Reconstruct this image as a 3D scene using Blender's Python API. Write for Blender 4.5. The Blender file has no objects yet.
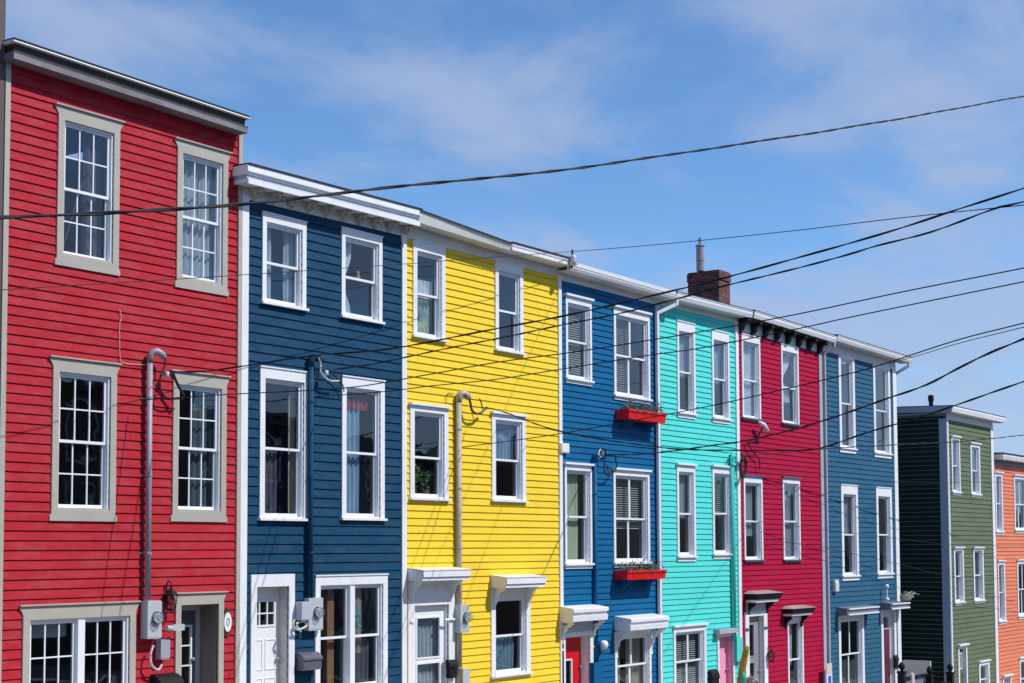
import bpy, bmesh, math, random
from mathutils import Vector, Matrix
# all measures in metres: x down the street, y into the houses (0 = house fronts), z up
XB={'b1b': 18.471,
 'b1e': 22.655,
 'b20': 28.309,
 'b2c': 32.536,
 'b2e': 32.312,
 'b30': 42.686,
 'b31': 48.429,
 'b3e': 48.139,
 'cr0': 37.011,
 'cre': 42.274,
 'gr0': 53.223,
 'gr1': 58.018,
 'or0': 58.313,
 'or1': 66.854,
 'red0': 13.553,
 'red1': 18.308,
 'redb0': 13.563,
 'redb1': 18.223,
 'tq0': 32.729,
 'tqe': 36.847,
 'ye0': 22.793,
 'yee': 28.183}
WIN={'b1': [(18.813, 19.928, 6.005, 7.675), (20.89, 22.058, 6.014, 7.754), (18.779, 20.014, 2.146, 4.896), (20.913, 22.131, 2.181, 4.922),
        (18.537, 19.614, -1.348, 1.202), (20.16, 22.172, -1.159, 1.164)],
 'b2': [(28.486, 29.575, 5.45, 7.519), (30.561, 32.248, 5.226, 7.521), (28.399, 29.534, 1.174, 3.617), (30.486, 32.163, 1.183, 3.577),
        (28.169, 29.472, -2.126, -0.274), (30.422, 32.094, -2.08, -0.363)],
 'b3': [(43.74, 44.962, 4.61, 7.489), (46.476, 47.88, 4.589, 7.486), (43.763, 45.047, 0.607, 3.611), (46.539, 47.855, 0.627, 3.616),
        (43.301, 45.243, -3.049, -0.498), (46.587, 47.912, -3.663, -0.449)],
 'cr': [(37.215, 38.337, 5.163, 7.592), (39.686, 40.837, 5.178, 7.58), (37.226, 38.358, 1.216, 3.67), (39.663, 40.798, 1.205, 3.708),
        (37.112, 38.445, -2.833, -0.127), (39.748, 40.781, -2.764, -0.374)],
 'gr': [(53.644, 54.528, 3.54, 5.727), (55.67, 56.722, 3.521, 5.591), (53.662, 54.672, -0.487, 1.651), (55.727, 56.858, -0.473, 1.649),
        (53.741, 54.691, -4.296, -1.915), (55.957, 57.13, -4.149, -2.62)],
 'or': [(58.414, 59.293, 2.112, 4.595), (60.724, 62.474, 2.194, 4.57), (58.497, 59.353, -1.381, 1.127), (60.878, 62.596, -1.27, 1.142),
        (58.648, 59.68, -5.833, -3.368), (60.746, 62.431, -4.687, -2.771)],
 'red': [(14.42, 15.613, 6.041, 8.546), (16.828, 17.972, 6.028, 8.54), (14.387, 15.608, 2.088, 4.6), (16.783, 17.976, 2.109, 4.611),
         (13.881, 16.009, -0.848, 0.822), (16.875, 17.941, -1.102, 0.909)],
 'tq': [(33.625, 34.567, 5.006, 7.524), (35.492, 36.475, 4.997, 7.503), (33.54, 34.492, 1.297, 3.826), (35.438, 36.48, 1.345, 3.857),
        (33.209, 34.892, -2.213, -0.313), (35.511, 36.466, -2.69, -0.629)],
 'ye': [(23.007, 24.037, 5.873, 7.756), (25.77, 26.8, 5.888, 7.766), (22.913, 24.126, 2.603, 4.566), (25.629, 26.869, 2.633, 4.583),
        (22.833, 24.276, -1.583, 0.633), (25.526, 26.951, -1.191, 0.748)]}
EV={'b1_bot': ((18.111, 7.99), (22.748, 8.121), 0.4),
 'b1_top': ((18.132, 8.324), (22.842, 8.379), 0.4),
 'b2_bot': ((28.388, 7.98), (32.666, 7.926), 0.42),
 'b2_top': ((28.39, 8.096), (32.719, 8.06), 0.42),
 'b3_bot': ((42.856, 7.962), (48.576, 7.915), 0.42),
 'b3_top': ((42.863, 8.148), (48.629, 8.063), 0.42),
 'cr_bot': ((37.293, 8.016), (42.779, 7.892), 0.42),
 'cr_top': ((37.377, 8.194), (42.787, 8.094), 0.42),
 'gr_bot': ((53.312, 6.514), (58.46, 6.471), 0.35),
 'gr_top': ((53.325, 6.73), (58.477, 6.707), 0.35),
 'or_bot': ((57.761, 5.05), (61.095, 5.064), 0.35),
 'or_top': ((57.777, 5.263), (61.111, 5.267), 0.35),
 'red_bot': ((13.411, 8.955), (18.099, 8.944), 0.3),
 'red_top': ((13.416, 9.254), (18.199, 9.192), 0.3),
 'tq_bot': ((33.086, 7.944), (37.141, 7.989), 0.42),
 'tq_top': ((33.014, 8.126), (37.057, 8.167), 0.42),
 'ye_bot1': ((22.774, 8.123), (25.842, 8.053), 0.42),
 'ye_bot2': ((25.879, 8.063), (28.183, 8.067), 0.42),
 'ye_top1': ((22.774, 8.344), (25.843, 8.183), 0.42),
 'ye_top2': ((25.88, 8.216), (28.251, 8.22), 0.42)}
ST={'b1': ((18.487, 7.819), (22.669, 7.877)),
 'b2': ((28.452, 7.8), (32.576, 7.794)),
 'b3': ((42.973, 7.669), (48.202, 7.622)),
 'cr': ((37.26, 7.646), (42.443, 7.583)),
 'gr': ((53.87, 6.261), (57.943, 6.28)),
 'orr': ((58.818, 4.896), (62.211, 4.896)),
 'red': ((13.624, 9.021), (18.283, 9.067)),
 'tq': ((32.92, 7.811), (36.992, 7.832)),
 'ye': ((23.042, 7.859), (28.272, 7.853))}
PITCH={'b1': 0.17, 'ye': 0.149, 'b2': 0.142, 'tq': 0.139, 'cr': 0.144, 'b3': 0.155, 'gr': 0.17}
CAN={'b2door': (28.173, 29.63, -0.01, 0.281, 0.42),
 'b2win': (30.492, 32.286, -0.31, -0.033, 0.5),
 'b3door': (46.862, 47.94, -0.376, -0.182, 0.43),
 'b3win': (43.306, 45.732, -0.436, -0.223, 0.43),
 'crdoor': (37.22, 38.762, 0.134, 0.378, 0.4),
 'crwin': (39.539, 41.044, -0.323, -0.11, 0.36),
 'tqdoor': (35.448, 36.465, -0.633, -0.514, 0.14),
 'tqwin': (33.2, 34.869, -0.326, -0.275, 0.1),
 'yedoor': (22.828, 24.347, 1.011, 1.209, 0.45),
 'yewin': (25.584, 27.038, 0.811, 1.021, 0.46)}
FB={'up': (30.612, 32.384, 4.743, 4.976, 0.42), 'lo': (30.468, 32.29, 0.887, 1.107, 0.43)}
FX={'basket': ((36.62, -0.5, -2.175), (36.159, -0.5, -2.087)),
 'box_b1': (19.667, 19.862, 0.364, 0.694, -0.22),
 'box_ye': (24.55, 24.77, -1.279, -0.832, -0.08),
 'brace': (23.991, 24.353, 0.17, 0.225, -0.08),
 'chim': (38.251, 38.927, 8.721, 9.677, 1.2),
 'fence': ((47.406, -0.45, -2.104), (49.899, -0.45, -2.396), (51.876, -0.45, -2.436)),
 'fix': (46.743, 46.974, -0.076, 0.369, -0.2),
 'flag': ((36.211, -0.35, -1.966), (36.198, -0.6, -0.986)),
 'flood': (37.939, 38.461, 4.904, 5.152, -0.25),
 'flue': (38.129, 38.32, 9.789, 10.553, 1.75),
 'globe': (29.687, 29.966, -0.746, -0.521, -0.12),
 'gpipe': (59.658, 60.077, 7.293, 7.897, 3),
 'gut': (28.047, 28.166, 8.048, 8.374, -0.5),
 'lant_cr': (38.238, 38.68, -1.57, -1.154, -0.15),
 'lant_red': (16.511, 16.84, 0.631, 1.131, -0.15),
 'mail_b1': (19.719, 20.188, -0.538, -0.221, -0.2),
 'mail_b3': (47.606, 47.93, -2.35, -1.919, -0.08),
 'mail_red': (16.373, 16.842, -0.818, -0.379, -0.25),
 'mail_tq': (35.101, 35.483, -2.107, -1.556, -0.12),
 'mail_ye': (24.056, 24.285, -0.987, -0.616, -0.13),
 'mb1': (19.999, 20.024, 0.753, 5.168, -0.1),
 'mb2': (29.615, 29.549, -1.002, 3.83, -0.08),
 'meter_b1': (19.92, 20.278, 0.163, 0.757, -0.15),
 'meter_b2': (29.398, 29.689, -1.656, -1.013, -0.15),
 'meter_red': (16.193, 16.46, 0.209, 0.816, -0.2),
 'meter_red2': (16.418, 16.616, -0.123, 0.236, -0.2),
 'meter_tq': (36.525, 36.786, -1.426, -0.792, -0.12),
 'meter_ye': (24.317, 24.549, -0.081, 0.49, -0.2),
 'mred': (16.203, 16.257, 0.829, 4.862, -0.12),
 'mtq': (36.625, 36.485, -0.845, 4.17, -0.08),
 'mye': (24.409, 24.395, 0.465, 4.844, -0.1),
 'mye2': (24.41, 24.406, -1.107, -0.067, -0.1),
 'num': (46.884, 47.632, -0.97, -0.629, -0.02),
 'oval': (17.924, 18.137, 0.155, 0.642, -0.05),
 'pale': (42.724, 42.987, 0.284, 0.654, -0.1),
 'shed': ((48.433, 0.05, -2.355), (51.265, 0.05, -2.731)),
 'sign': (41.912, 42.247, -2.924, -1.83, -0.2),
 'stake': (47.438, -0.8, -2.432),
 'wbox': (28.192, 28.385, 3.817, 4.035, -0.06)}
LOOPS={'cobA': [(29.676, -0.2, 3.868), (29.761, -0.2, 3.976), (29.87, -0.2, 3.965), (29.885, -0.2, 3.791), (29.834, -0.2, 3.616), (29.832, -0.2, 3.444),
          (29.975, -0.2, 3.371), (30.202, -0.2, 3.425), (30.37, -0.2, 3.587), (30.337, -0.2, 3.76), (30.289, -0.2, 3.863)],
 'cobB': [(29.59, -0.18, 3.825), (29.678, -0.18, 3.947), (29.787, -0.18, 3.917), (29.785, -0.18, 3.811), (29.676, -0.18, 3.782),
          (29.634, -0.18, 3.874)],
 'criA': [(36.775, -0.2, 4.2), (36.98, -0.2, 4.128), (37.093, -0.2, 3.94), (37.026, -0.2, 3.69), (36.845, -0.2, 3.546), (36.733, -0.2, 3.733),
          (36.758, -0.2, 4.008), (36.921, -0.2, 4.125), (37.032, -0.2, 3.883), (36.936, -0.2, 3.632), (36.789, -0.2, 3.653), (36.804, -0.2, 3.955),
          (36.949, -0.2, 4.071), (37.094, -0.2, 3.775)],
 'criB': [(38.298, -0.12, 4.73), (37.846, -0.12, 4.69), (37.504, -0.12, 4.648), (37.397, -0.12, 4.495), (37.711, -0.12, 4.283),
          (38.024, -0.12, 4.102), (38.052, -0.12, 3.817)],
 'navD': [(20.149, -0.16, 4.974), (20.11, -0.16, 4.878), (20.063, -0.16, 4.744)],
 'navE': [(20.624, -0.12, 4.994), (20.57, -0.12, 4.905), (20.699, -0.12, 4.83), (20.845, -0.12, 4.709), (20.873, -0.12, 4.592)],
 'navP': [(20.09, -0.2, 5.158), (20.152, -0.2, 5.057), (20.153, -0.2, 4.905), (20.295, -0.2, 4.788), (20.452, -0.2, 4.757), (20.645, -0.2, 4.774)],
 'redA': [(16.378, -0.18, 4.868), (16.461, -0.18, 4.818), (16.473, -0.18, 4.687), (16.404, -0.18, 4.523), (16.372, -0.18, 4.369),
          (16.408, -0.18, 4.219), (16.549, -0.18, 4.123), (16.86, -0.18, 4.148)],
 'redB': [(16.567, -0.25, 4.575), (16.606, -0.25, 4.495), (16.681, -0.25, 4.37), (16.825, -0.25, 4.182)],
 'redP': [(15.643, -0.04, 5.5), (15.679, -0.04, 5.369), (15.647, -0.04, 5.254), (15.65, -0.04, 5.004), (15.669, -0.04, 4.715), (15.758, -0.04, 4.64),
          (16.205, -0.04, 4.655)],
 'turA': [(36.579, -0.15, 4.206), (36.404, -0.15, 4.184), (36.285, -0.15, 4.042), (36.339, -0.15, 3.909), (36.513, -0.15, 3.903),
          (36.575, -0.15, 4.056), (36.432, -0.15, 4.131), (36.398, -0.15, 3.966)],
 'yelA': [(24.469, -0.2, 4.814), (24.591, -0.2, 4.782), (24.662, -0.2, 4.679), (24.713, -0.2, 4.534), (24.836, -0.2, 4.467), (25.03, -0.2, 4.492),
          (25.138, -0.2, 4.565), (25.24, -0.2, 4.615)],
 'yelB': [(24.979, -0.2, 4.789), (25.048, -0.2, 4.687), (25.076, -0.2, 4.581)],
 'yelC': [(24.305, -0.05, 4.839), (24.139, -0.05, 4.846), (24.056, -0.05, 4.777), (24.055, -0.05, 4.612)]}
WIRE={'a': [(1.124, -12.0, 2.647), (5.034, -12.0, 3.491), (5.873, -12.0, 3.672), (6.861, -12.0, 3.898), (8.262, -12.0, 4.284), (9.481, -12.0, 4.595), (11.271, -12.0, 5.08),
       (13.137, -12.0, 5.619), (15.48, -12.0, 6.297), (18.868, -12.0, 7.298), (23.798, -12.0, 8.791), (28.583, -12.0, 10.24)],
 'b': [(29.051, 0.127, 8.599), (27.409, -2.441, 8.124), (25.725, -5.076, 7.655), (23.788, -8.108, 7.138), (22.249, -10.516, 6.751), (20.732, -12.891, 6.342),
       (19.002, -15.6, 5.875)],
 'b2': [(8.127, -2.371, 4.331), (12.035, -2.015, 5.105), (14.392, -1.8, 5.572), (16.8, -1.58, 6.054), (21.384, -1.162, 6.982), (24.648, -0.865, 7.661),
        (28.022, -0.557, 8.352)],
 'c1': [(16.529, -0.325, 4.549), (16.632, -0.963, 4.52), (16.731, -1.575, 4.557), (16.965, -3.019, 4.643), (17.192, -4.422, 4.668), (17.48, -6.205, 4.84),
        (17.725, -7.716, 5.006), (17.961, -9.175, 5.212), (18.049, -9.722, 5.306), (18.197, -10.636, 5.468), (18.311, -11.339, 5.594), (18.421, -12.021, 5.736),
        (18.524, -12.657, 5.889), (18.664, -13.525, 6.08), (18.999, -15.6, 6.537)],
 'c10': [(38.024, -0.202, 3.813), (40.371, -0.442, 3.768), (42.923, -0.702, 3.734), (45.577, -0.973, 3.71), (55.676, -2.004, 4.022), (59.653, -2.41, 4.145)],
 'c11': [(38.568, -0.149, 1.858), (42.269, -0.304, 1.596), (46.887, -0.497, 1.131), (51.805, -0.704, 0.608), (58.661, -0.991, 0.439), (62.656, -1.158, 0.341)],
 'c12': [(27.025, -0.317, 4.346), (26.373, -1.56, 4.08), (25.47, -3.282, 3.77)],
 'c2': [(20.441, -0.289, 4.964), (20.359, -1.166, 4.974), (20.21, -2.745, 5.067), (20.065, -4.283, 5.15), (19.935, -5.67, 5.232), (19.834, -6.743, 5.288),
        (19.698, -8.182, 5.426), (19.637, -8.828, 5.496), (19.517, -10.105, 5.614), (19.447, -10.848, 5.691), (19.406, -11.29, 5.752), (19.331, -12.081, 5.831),
        (19.25, -12.943, 6.008), (19.211, -13.354, 6.039), (18.998, -15.6, 6.208)],
 'c3': [(15.941, -0.229, 4.048), (16.121, -1.136, 4.053), (16.3, -2.034, 4.058), (16.685, -3.969, 4.055), (16.927, -5.186, 4.165), (17.175, -6.43, 4.3),
        (17.37, -7.408, 4.364), (17.517, -8.151, 4.423), (17.771, -9.427, 4.545), (18.026, -10.704, 4.688), (18.298, -12.072, 4.884), (18.587, -13.524, 5.068),
        (19.0, -15.6, 5.331)],
 'c4': [(19.91, -0.24, 4.413), (19.802, -2.064, 4.385), (19.739, -3.128, 4.405), (19.653, -4.572, 4.407), (19.574, -5.91, 4.467), (19.472, -7.631, 4.548),
        (19.419, -8.517, 4.573), (19.321, -10.182, 4.71), (19.269, -11.054, 4.797), (19.133, -13.353, 4.995), (19.0, -15.6, 5.189)],
 'c5': [(24.392, -0.204, 3.737), (23.699, -2.187, 3.761), (23.174, -3.688, 3.801), (22.411, -5.872, 3.899), (21.984, -7.093, 3.961), (21.53, -8.391, 4.052),
        (20.888, -10.228, 4.21), (20.637, -10.946, 4.301), (20.235, -12.097, 4.48), (19.88, -13.111, 4.577), (19.009, -15.6, 4.815)],
 'c5b': [(38.652, -3.723, 6.602), (34.275, -6.369, 6.208), (31.13, -8.271, 5.942), (26.462, -11.094, 5.485), (19.011, -15.6, 4.756)],
 'c6': [(24.891, -0.411, 4.581), (24.584, -1.204, 4.398), (23.917, -2.927, 3.896), (23.239, -4.676, 3.582), (22.888, -5.583, 3.441), (22.607, -6.31, 3.342),
        (22.021, -7.824, 3.224), (21.606, -8.895, 3.158), (21.36, -9.532, 3.158), (21.021, -10.406, 3.322), (20.707, -11.217, 3.451), (20.447, -11.888, 3.579),
        (20.185, -12.566, 3.716), (19.995, -13.057, 3.812), (19.011, -15.6, 4.309)],
 'c7': [(29.634, -0.318, 3.821), (28.153, -2.448, 3.692), (27.348, -3.607, 3.682), (25.856, -5.753, 3.665), (25.174, -6.734, 3.698), (24.488, -7.721, 3.753),
        (24.178, -8.166, 3.801), (23.5, -9.142, 3.902), (22.876, -10.039, 4.019), (22.302, -10.865, 4.123), (21.845, -11.522, 4.276), (21.414, -12.143, 4.416),
        (20.978, -12.77, 4.525), (19.01, -15.6, 5.017)],
 'c8': [(36.573, -0.304, 4.131), (38.907, -0.643, 4.343), (40.487, -0.873, 4.501), (44.446, -1.448, 4.805), (48.626, -2.056, 5.113), (53.164, -2.716, 5.558),
        (55.134, -3.003, 5.751)],
 'c9': [(37.118, -0.149, 2.416), (39.301, -0.296, 2.287), (41.67, -0.454, 2.162), (46.263, -0.763, 1.923), (50.315, -1.034, 1.747), (57.141, -1.492, 1.673),
        (61.132, -1.76, 1.63)]}
CAM_R=[[0.588277, -0.808649, -0.004126], [0.046287, 0.038766, -0.998176], [0.807334, 0.587013, 0.060235]]
CAM_P=(512.00,459.00)
CAM_C=(0,-19.20,1.620)
CLOUD_OFF = (5.6, 9.0, 0)
CLOUD_SC = (.85, 1.25, 0); CLOUD_ROT = -50
CLOUD_R = (.41, .64, .74)
BANK = .16
CLOUD_COL = (3.6, 4.4, 6.3, 1)
SKY_TINT = (.90, 1.22, 1.46, 1)
EXPO = 0.0
R = math.radians
random.seed(7)
C = bpy.context.scene.collection
def gz(x):                        # the street falls away to the right
    return -.0764 * max(-60, min(150, x))

# ------------------------------------------------------------------ materials
MATS = {}
def srgb(r, g, b):
    f = lambda c: (c/255/12.92) if c/255 <= .04045 else ((c/255+.055)/1.055)**2.4
    return (f(r), f(g), f(b))
def paint(name, col, rough=.55, var=.10, grain=(1.2, 1.2, 9), bump=.15, dirt=.0, dirtcol=(.12, .10, .08), metal=0, spec=.5, fade=0):
    if name in MATS: return MATS[name]
    m = bpy.data.materials.new(name); m.use_nodes = True; MATS[name] = m
    nt = m.node_tree; N = nt.nodes; L = nt.links
    b = N['Principled BSDF']; b.inputs['Roughness'].default_value = rough
    b.inputs['Metallic'].default_value = metal
    b.inputs['Specular IOR Level'].default_value = spec
    tc = N.new('ShaderNodeTexCoord'); mp = N.new('ShaderNodeMapping'); mp.inputs['Scale'].default_value = grain
    L.new(tc.outputs['Object'], mp.inputs['Vector'])
    n1 = N.new('ShaderNodeTexNoise'); n1.inputs['Scale'].default_value = 1.0; n1.inputs['Detail'].default_value = 6
    n1.inputs['Roughness'].default_value = .65
    L.new(mp.outputs[0], n1.inputs['Vector'])
    mr = N.new('ShaderNodeMapRange'); mr.inputs['From Min'].default_value = .3; mr.inputs['From Max'].default_value = .7
    mr.inputs['To Min'].default_value = 1-var; mr.inputs['To Max'].default_value = 1+var
    L.new(n1.outputs['Fac'], mr.inputs['Value'])
    mx = N.new('ShaderNodeVectorMath'); mx.operation = 'SCALE'; mx.inputs[0].default_value = col
    L.new(mr.outputs[0], mx.inputs['Scale'])
    out = mx.outputs[0]
    if dirt > 0:
        mp2 = N.new('ShaderNodeMapping'); mp2.inputs['Scale'].default_value = (5, 5, .9)
        L.new(tc.outputs['Object'], mp2.inputs['Vector'])
        n2 = N.new('ShaderNodeTexNoise'); n2.inputs['Scale'].default_value = 1.3; n2.inputs['Detail'].default_value = 8
        n2.inputs['Roughness'].default_value = .7
        L.new(mp2.outputs[0], n2.inputs['Vector'])
        cr = N.new('ShaderNodeMapRange'); cr.inputs['From Min'].default_value = .52; cr.inputs['From Max'].default_value = .8
        cr.inputs['To Max'].default_value = dirt
        L.new(n2.outputs['Fac'], cr.inputs['Value'])
        mm = N.new('ShaderNodeMix'); mm.data_type = 'RGBA'; mm.inputs['B'].default_value = (*dirtcol, 1)
        L.new(cr.outputs[0], mm.inputs['Factor']); L.new(out, mm.inputs['A']); out = mm.outputs['Result']
    if fade > 0:                                      # sun-bleached patches of paint
        n4 = N.new('ShaderNodeTexNoise'); n4.inputs['Scale'].default_value = 2.4; n4.inputs['Detail'].default_value = 10; n4.inputs['Roughness'].default_value = .72
        mp4 = N.new('ShaderNodeMapping'); mp4.inputs['Scale'].default_value = (.9, .9, 2.2); mp4.inputs['Location'].default_value = (7, 3, 1)
        L.new(tc.outputs['Object'], mp4.inputs['Vector']); L.new(mp4.outputs[0], n4.inputs['Vector'])
        r4 = N.new('ShaderNodeMapRange'); r4.inputs['From Min'].default_value = .45; r4.inputs['From Max'].default_value = .72; r4.inputs['To Max'].default_value = fade
        L.new(n4.outputs['Fac'], r4.inputs[0]); m4_ = N.new('ShaderNodeMix'); m4_.data_type = 'RGBA'
        m4_.inputs['B'].default_value = (*[c*.7+.13 for c in col], 1); L.new(r4.outputs[0], m4_.inputs['Factor']); L.new(out, m4_.inputs['A']); out = m4_.outputs['Result']
    L.new(out, b.inputs['Base Color'])
    if bump:
        mp3 = N.new('ShaderNodeMapping'); mp3.inputs['Scale'].default_value = (3, 3, 60)
        L.new(tc.outputs['Object'], mp3.inputs['Vector'])
        n3 = N.new('ShaderNodeTexNoise'); n3.inputs['Scale'].default_value = 1.5; n3.inputs['Detail'].default_value = 5
        L.new(mp3.outputs[0], n3.inputs['Vector'])
        bp = N.new('ShaderNodeBump'); bp.inputs['Strength'].default_value = bump; bp.inputs['Distance'].default_value = .01
        L.new(n3.outputs['Fac'], bp.inputs['Height']); L.new(bp.outputs[0], b.inputs['Normal'])
    return m
def siding_mat(name, col, var=.10, fade=.28):
    m = paint(name, col, .65, var*1.25, (.35, .35, 4.5), .4, .3, tuple(c*.5+.012 for c in col), spec=.16, fade=fade)
    return m
def glass_mat():
    m = bpy.data.materials.new('window_glass'); m.use_nodes = True; N = m.node_tree.nodes; L = m.node_tree.links
    N.clear(); o = N.new('ShaderNodeOutputMaterial'); mix = N.new('ShaderNodeMixShader')
    t = N.new('ShaderNodeBsdfTransparent'); t.inputs[0].default_value = (.84, .88, .90, 1)
    g = N.new('ShaderNodeBsdfGlossy'); g.inputs['Roughness'].default_value = .015; g.inputs[0].default_value = (.95, .97, 1, 1)
    fa = N.new('ShaderNodeLayerWeight'); fa.inputs['Blend'].default_value = .5
    pw = N.new('ShaderNodeMath'); pw.operation = 'POWER'; pw.inputs[1].default_value = 4; L.new(fa.outputs['Facing'], pw.inputs[0])
    lw = N.new('ShaderNodeMapRange'); lw.inputs['To Min'].default_value = .05; lw.inputs['To Max'].default_value = .95; L.new(pw.outputs[0], lw.inputs['Value'])
    tc = N.new('ShaderNodeTexCoord'); n = N.new('ShaderNodeTexNoise'); n.inputs['Scale'].default_value = 2.2; n.inputs['Detail'].default_value = 1
    bp = N.new('ShaderNodeBump'); bp.inputs['Strength'].default_value = .06; bp.inputs['Distance'].default_value = .05
    L.new(tc.outputs['Object'], n.inputs['Vector']); L.new(n.outputs['Fac'], bp.inputs['Height']); L.new(bp.outputs[0], g.inputs['Normal'])
    L.new(lw.outputs[0], mix.inputs[0]); L.new(t.outputs[0], mix.inputs[1]); L.new(g.outputs[0], mix.inputs[2]); L.new(mix.outputs[0], o.inputs[0])
    return m
def brick_mat():
    m = bpy.data.materials.new('brick'); m.use_nodes = True; N = m.node_tree.nodes; L = m.node_tree.links; b = N['Principled BSDF']
    b.inputs['Roughness'].default_value = .9
    tc = N.new('ShaderNodeTexCoord'); sx = N.new('ShaderNodeSeparateXYZ'); ad = N.new('ShaderNodeMath'); ad.operation = 'ADD'
    cb = N.new('ShaderNodeCombineXYZ'); L.new(tc.outputs['Object'], sx.inputs[0]); L.new(sx.outputs[0], ad.inputs[0]); L.new(sx.outputs[1], ad.inputs[1])
    L.new(ad.outputs[0], cb.inputs[0]); L.new(sx.outputs[2], cb.inputs[1])
    br = N.new('ShaderNodeTexBrick'); br.inputs['Scale'].default_value = 1; br.inputs['Brick Width'].default_value = .22; br.inputs['Row Height'].default_value = .075
    br.inputs['Mortar Size'].default_value = .008; br.inputs['Color1'].default_value = (.20, .045, .034, 1); br.inputs['Color2'].default_value = (.10, .03, .026, 1)
    br.inputs['Mortar'].default_value = (.20, .17, .16, 1); L.new(cb.outputs[0], br.inputs['Vector'])
    n = N.new('ShaderNodeTexNoise'); n.inputs['Scale'].default_value = 4; n.inputs['Detail'].default_value = 6; L.new(tc.outputs['Object'], n.inputs['Vector'])
    mm = N.new('ShaderNodeMix'); mm.data_type = 'RGBA'; mm.blend_type = 'MULTIPLY'; mm.inputs['Factor'].default_value = .7
    cr = N.new('ShaderNodeMapRange'); cr.inputs['From Min'].default_value = .35; cr.inputs['From Max'].default_value = .65; cr.inputs['To Min'].default_value = .4; cr.inputs['To Max'].default_value = 1.3
    L.new(n.outputs['Fac'], cr.inputs[0]); L.new(br.outputs['Color'], mm.inputs['A']); L.new(cr.outputs[0], mm.inputs['B']); L.new(mm.outputs['Result'], b.inputs['Base Color'])
    bp = N.new('ShaderNodeBump'); bp.inputs['Distance'].default_value = .01; L.new(br.outputs['Fac'], bp.inputs['Height']); bp.invert = True; L.new(bp.outputs[0], b.inputs['Normal'])
    return m
def leaf_mat(name, col):
    m = bpy.data.materials.new(name); m.use_nodes = True; N = m.node_tree.nodes; L = m.node_tree.links; b = N['Principled BSDF']
    n = N.new('ShaderNodeTexNoise'); n.inputs['Scale'].default_value = 14; tc = N.new('ShaderNodeTexCoord'); L.new(tc.outputs['Object'], n.inputs['Vector'])
    r = N.new('ShaderNodeMapRange'); r.inputs['From Min'].default_value = .3; r.inputs['From Max'].default_value = .7; r.inputs['To Min'].default_value = .5; r.inputs['To Max'].default_value = 1.6
    L.new(n.outputs['Fac'], r.inputs[0]); v = N.new('ShaderNodeVectorMath'); v.operation = 'SCALE'; v.inputs[0].default_value = col
    L.new(r.outputs[0], v.inputs['Scale']); L.new(v.outputs[0], b.inputs['Base Color']); b.inputs['Roughness'].default_value = .7
    return m
GLASS = glass_mat(); BRICK = brick_mat()
WHITE = paint('white_paint', (.80, .81, .84), .45, .05, (1.5, 1.5, 3), .1, .28, (.42, .40, .36))
OFFWHITE = paint('weathered_white_paint', (.70, .70, .68), .6, .10, (2, 2, 4), .15, .45, (.30, .28, .22))
VINYL = paint('white_vinyl', (.80, .82, .87), .35, .03, (1, 1, 1), 0)
GREIGE = paint('beige_trim_paint', (.43, .40, .345), .55, .07, (1.5, 1.5, 4), .12, .2, (.26, .24, .2))
LILAC = paint('grey_trim_paint', (.40, .40, .47), .6, .10, (3, 3, 3), .12, .3, (.25, .24, .28))
BLUEGREY = paint('blue_grey_trim_paint', (.42, .47, .55), .6, .06, (2, 2, 3), .1)
FASCIA = paint('aged_grey_fascia', (.20, .19, .21), .7, .25, (2, 2, 8), .2, .5, (.12, .10, .10))
DARKWOOD = paint('dark_stained_wood', (.045, .035, .03), .8, .3, (2, 2, 10), .2)
ROOF = paint('asphalt_roofing', (.035, .037, .045), .9, .3, (8, 8, 8), .3)
ROOFW = paint('pale_metal_roofing', (.66, .68, .70), .4, .06, (1, 6, 1), 0)
PLASTER = paint('interior_plaster', (.30, .29, .31), .9, .08, (1, 1, 1), 0)
GALV = paint('galvanised_steel', (.30, .28, .33), .5, .15, (3, 3, 6), .05, .3, (.15, .14, .16), .1)
METER = paint('grey_meter_enamel', (.46, .50, .52), .4, .06, (3, 3, 3), 0, .15, (.3, .3, .3))
METERGLASS = paint('meter_dial_cover', (.62, .63, .64), .12, .3, (14, 14, 14), 0, .5, (.1, .1, .12), .25)
DKGREY = paint('dark_grey_enamel', (.10, .10, .13), .45, .1, (3, 3, 3), 0)
BLACK = paint('black_paint', (.012, .011, .014), .6, .2, (3, 3, 3), 0, spec=.2)
CABLE = paint('black_cable_jacket', (.012, .012, .016), .8, .1, (1, 1, 1), 0)
PALECABLE = paint('pale_cable_jacket', (.55, .52, .48), .5, .1, (1, 1, 1), 0)
CONC = paint('concrete', (.33, .32, .30), .9, .15, (2, 2, 2), .3, .3, (.15, .14, .13))
S_RED = siding_mat('red_clapboard', srgb(174, 34, 48))
S_B1 = siding_mat('navy_clapboard', srgb(12, 64, 95), .12, .16)
S_YE = siding_mat('yellow_clapboard', srgb(240, 205, 56), .04, .12)
S_B2 = siding_mat('cobalt_clapboard', srgb(0, 93, 141), .10, .08)
S_TQ = siding_mat('turquoise_clapboard', srgb(84, 212, 204), .05, .1)
S_CR = siding_mat('crimson_clapboard', srgb(170, 0, 56), .10, .07)
S_B3 = siding_mat('slate_blue_clapboard', srgb(42, 93, 122), .10, .18)
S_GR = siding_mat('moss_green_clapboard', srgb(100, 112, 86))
S_OR = siding_mat('orange_clapboard', srgb(222, 128, 96))
S_BR = siding_mat('brown_clapboard', srgb(96, 66, 58))
D_RED = paint('red_door_paint', srgb(205, 14, 24), .35, .05, (1, 1, 1), 0)
D_PINK = paint('pink_door_paint', srgb(236, 160, 192), .4, .05, (1, 1, 1), 0)
D_MAROON = paint('maroon_door_paint', srgb(96, 42, 52), .4, .1, (1, 1, 1), 0)
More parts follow.
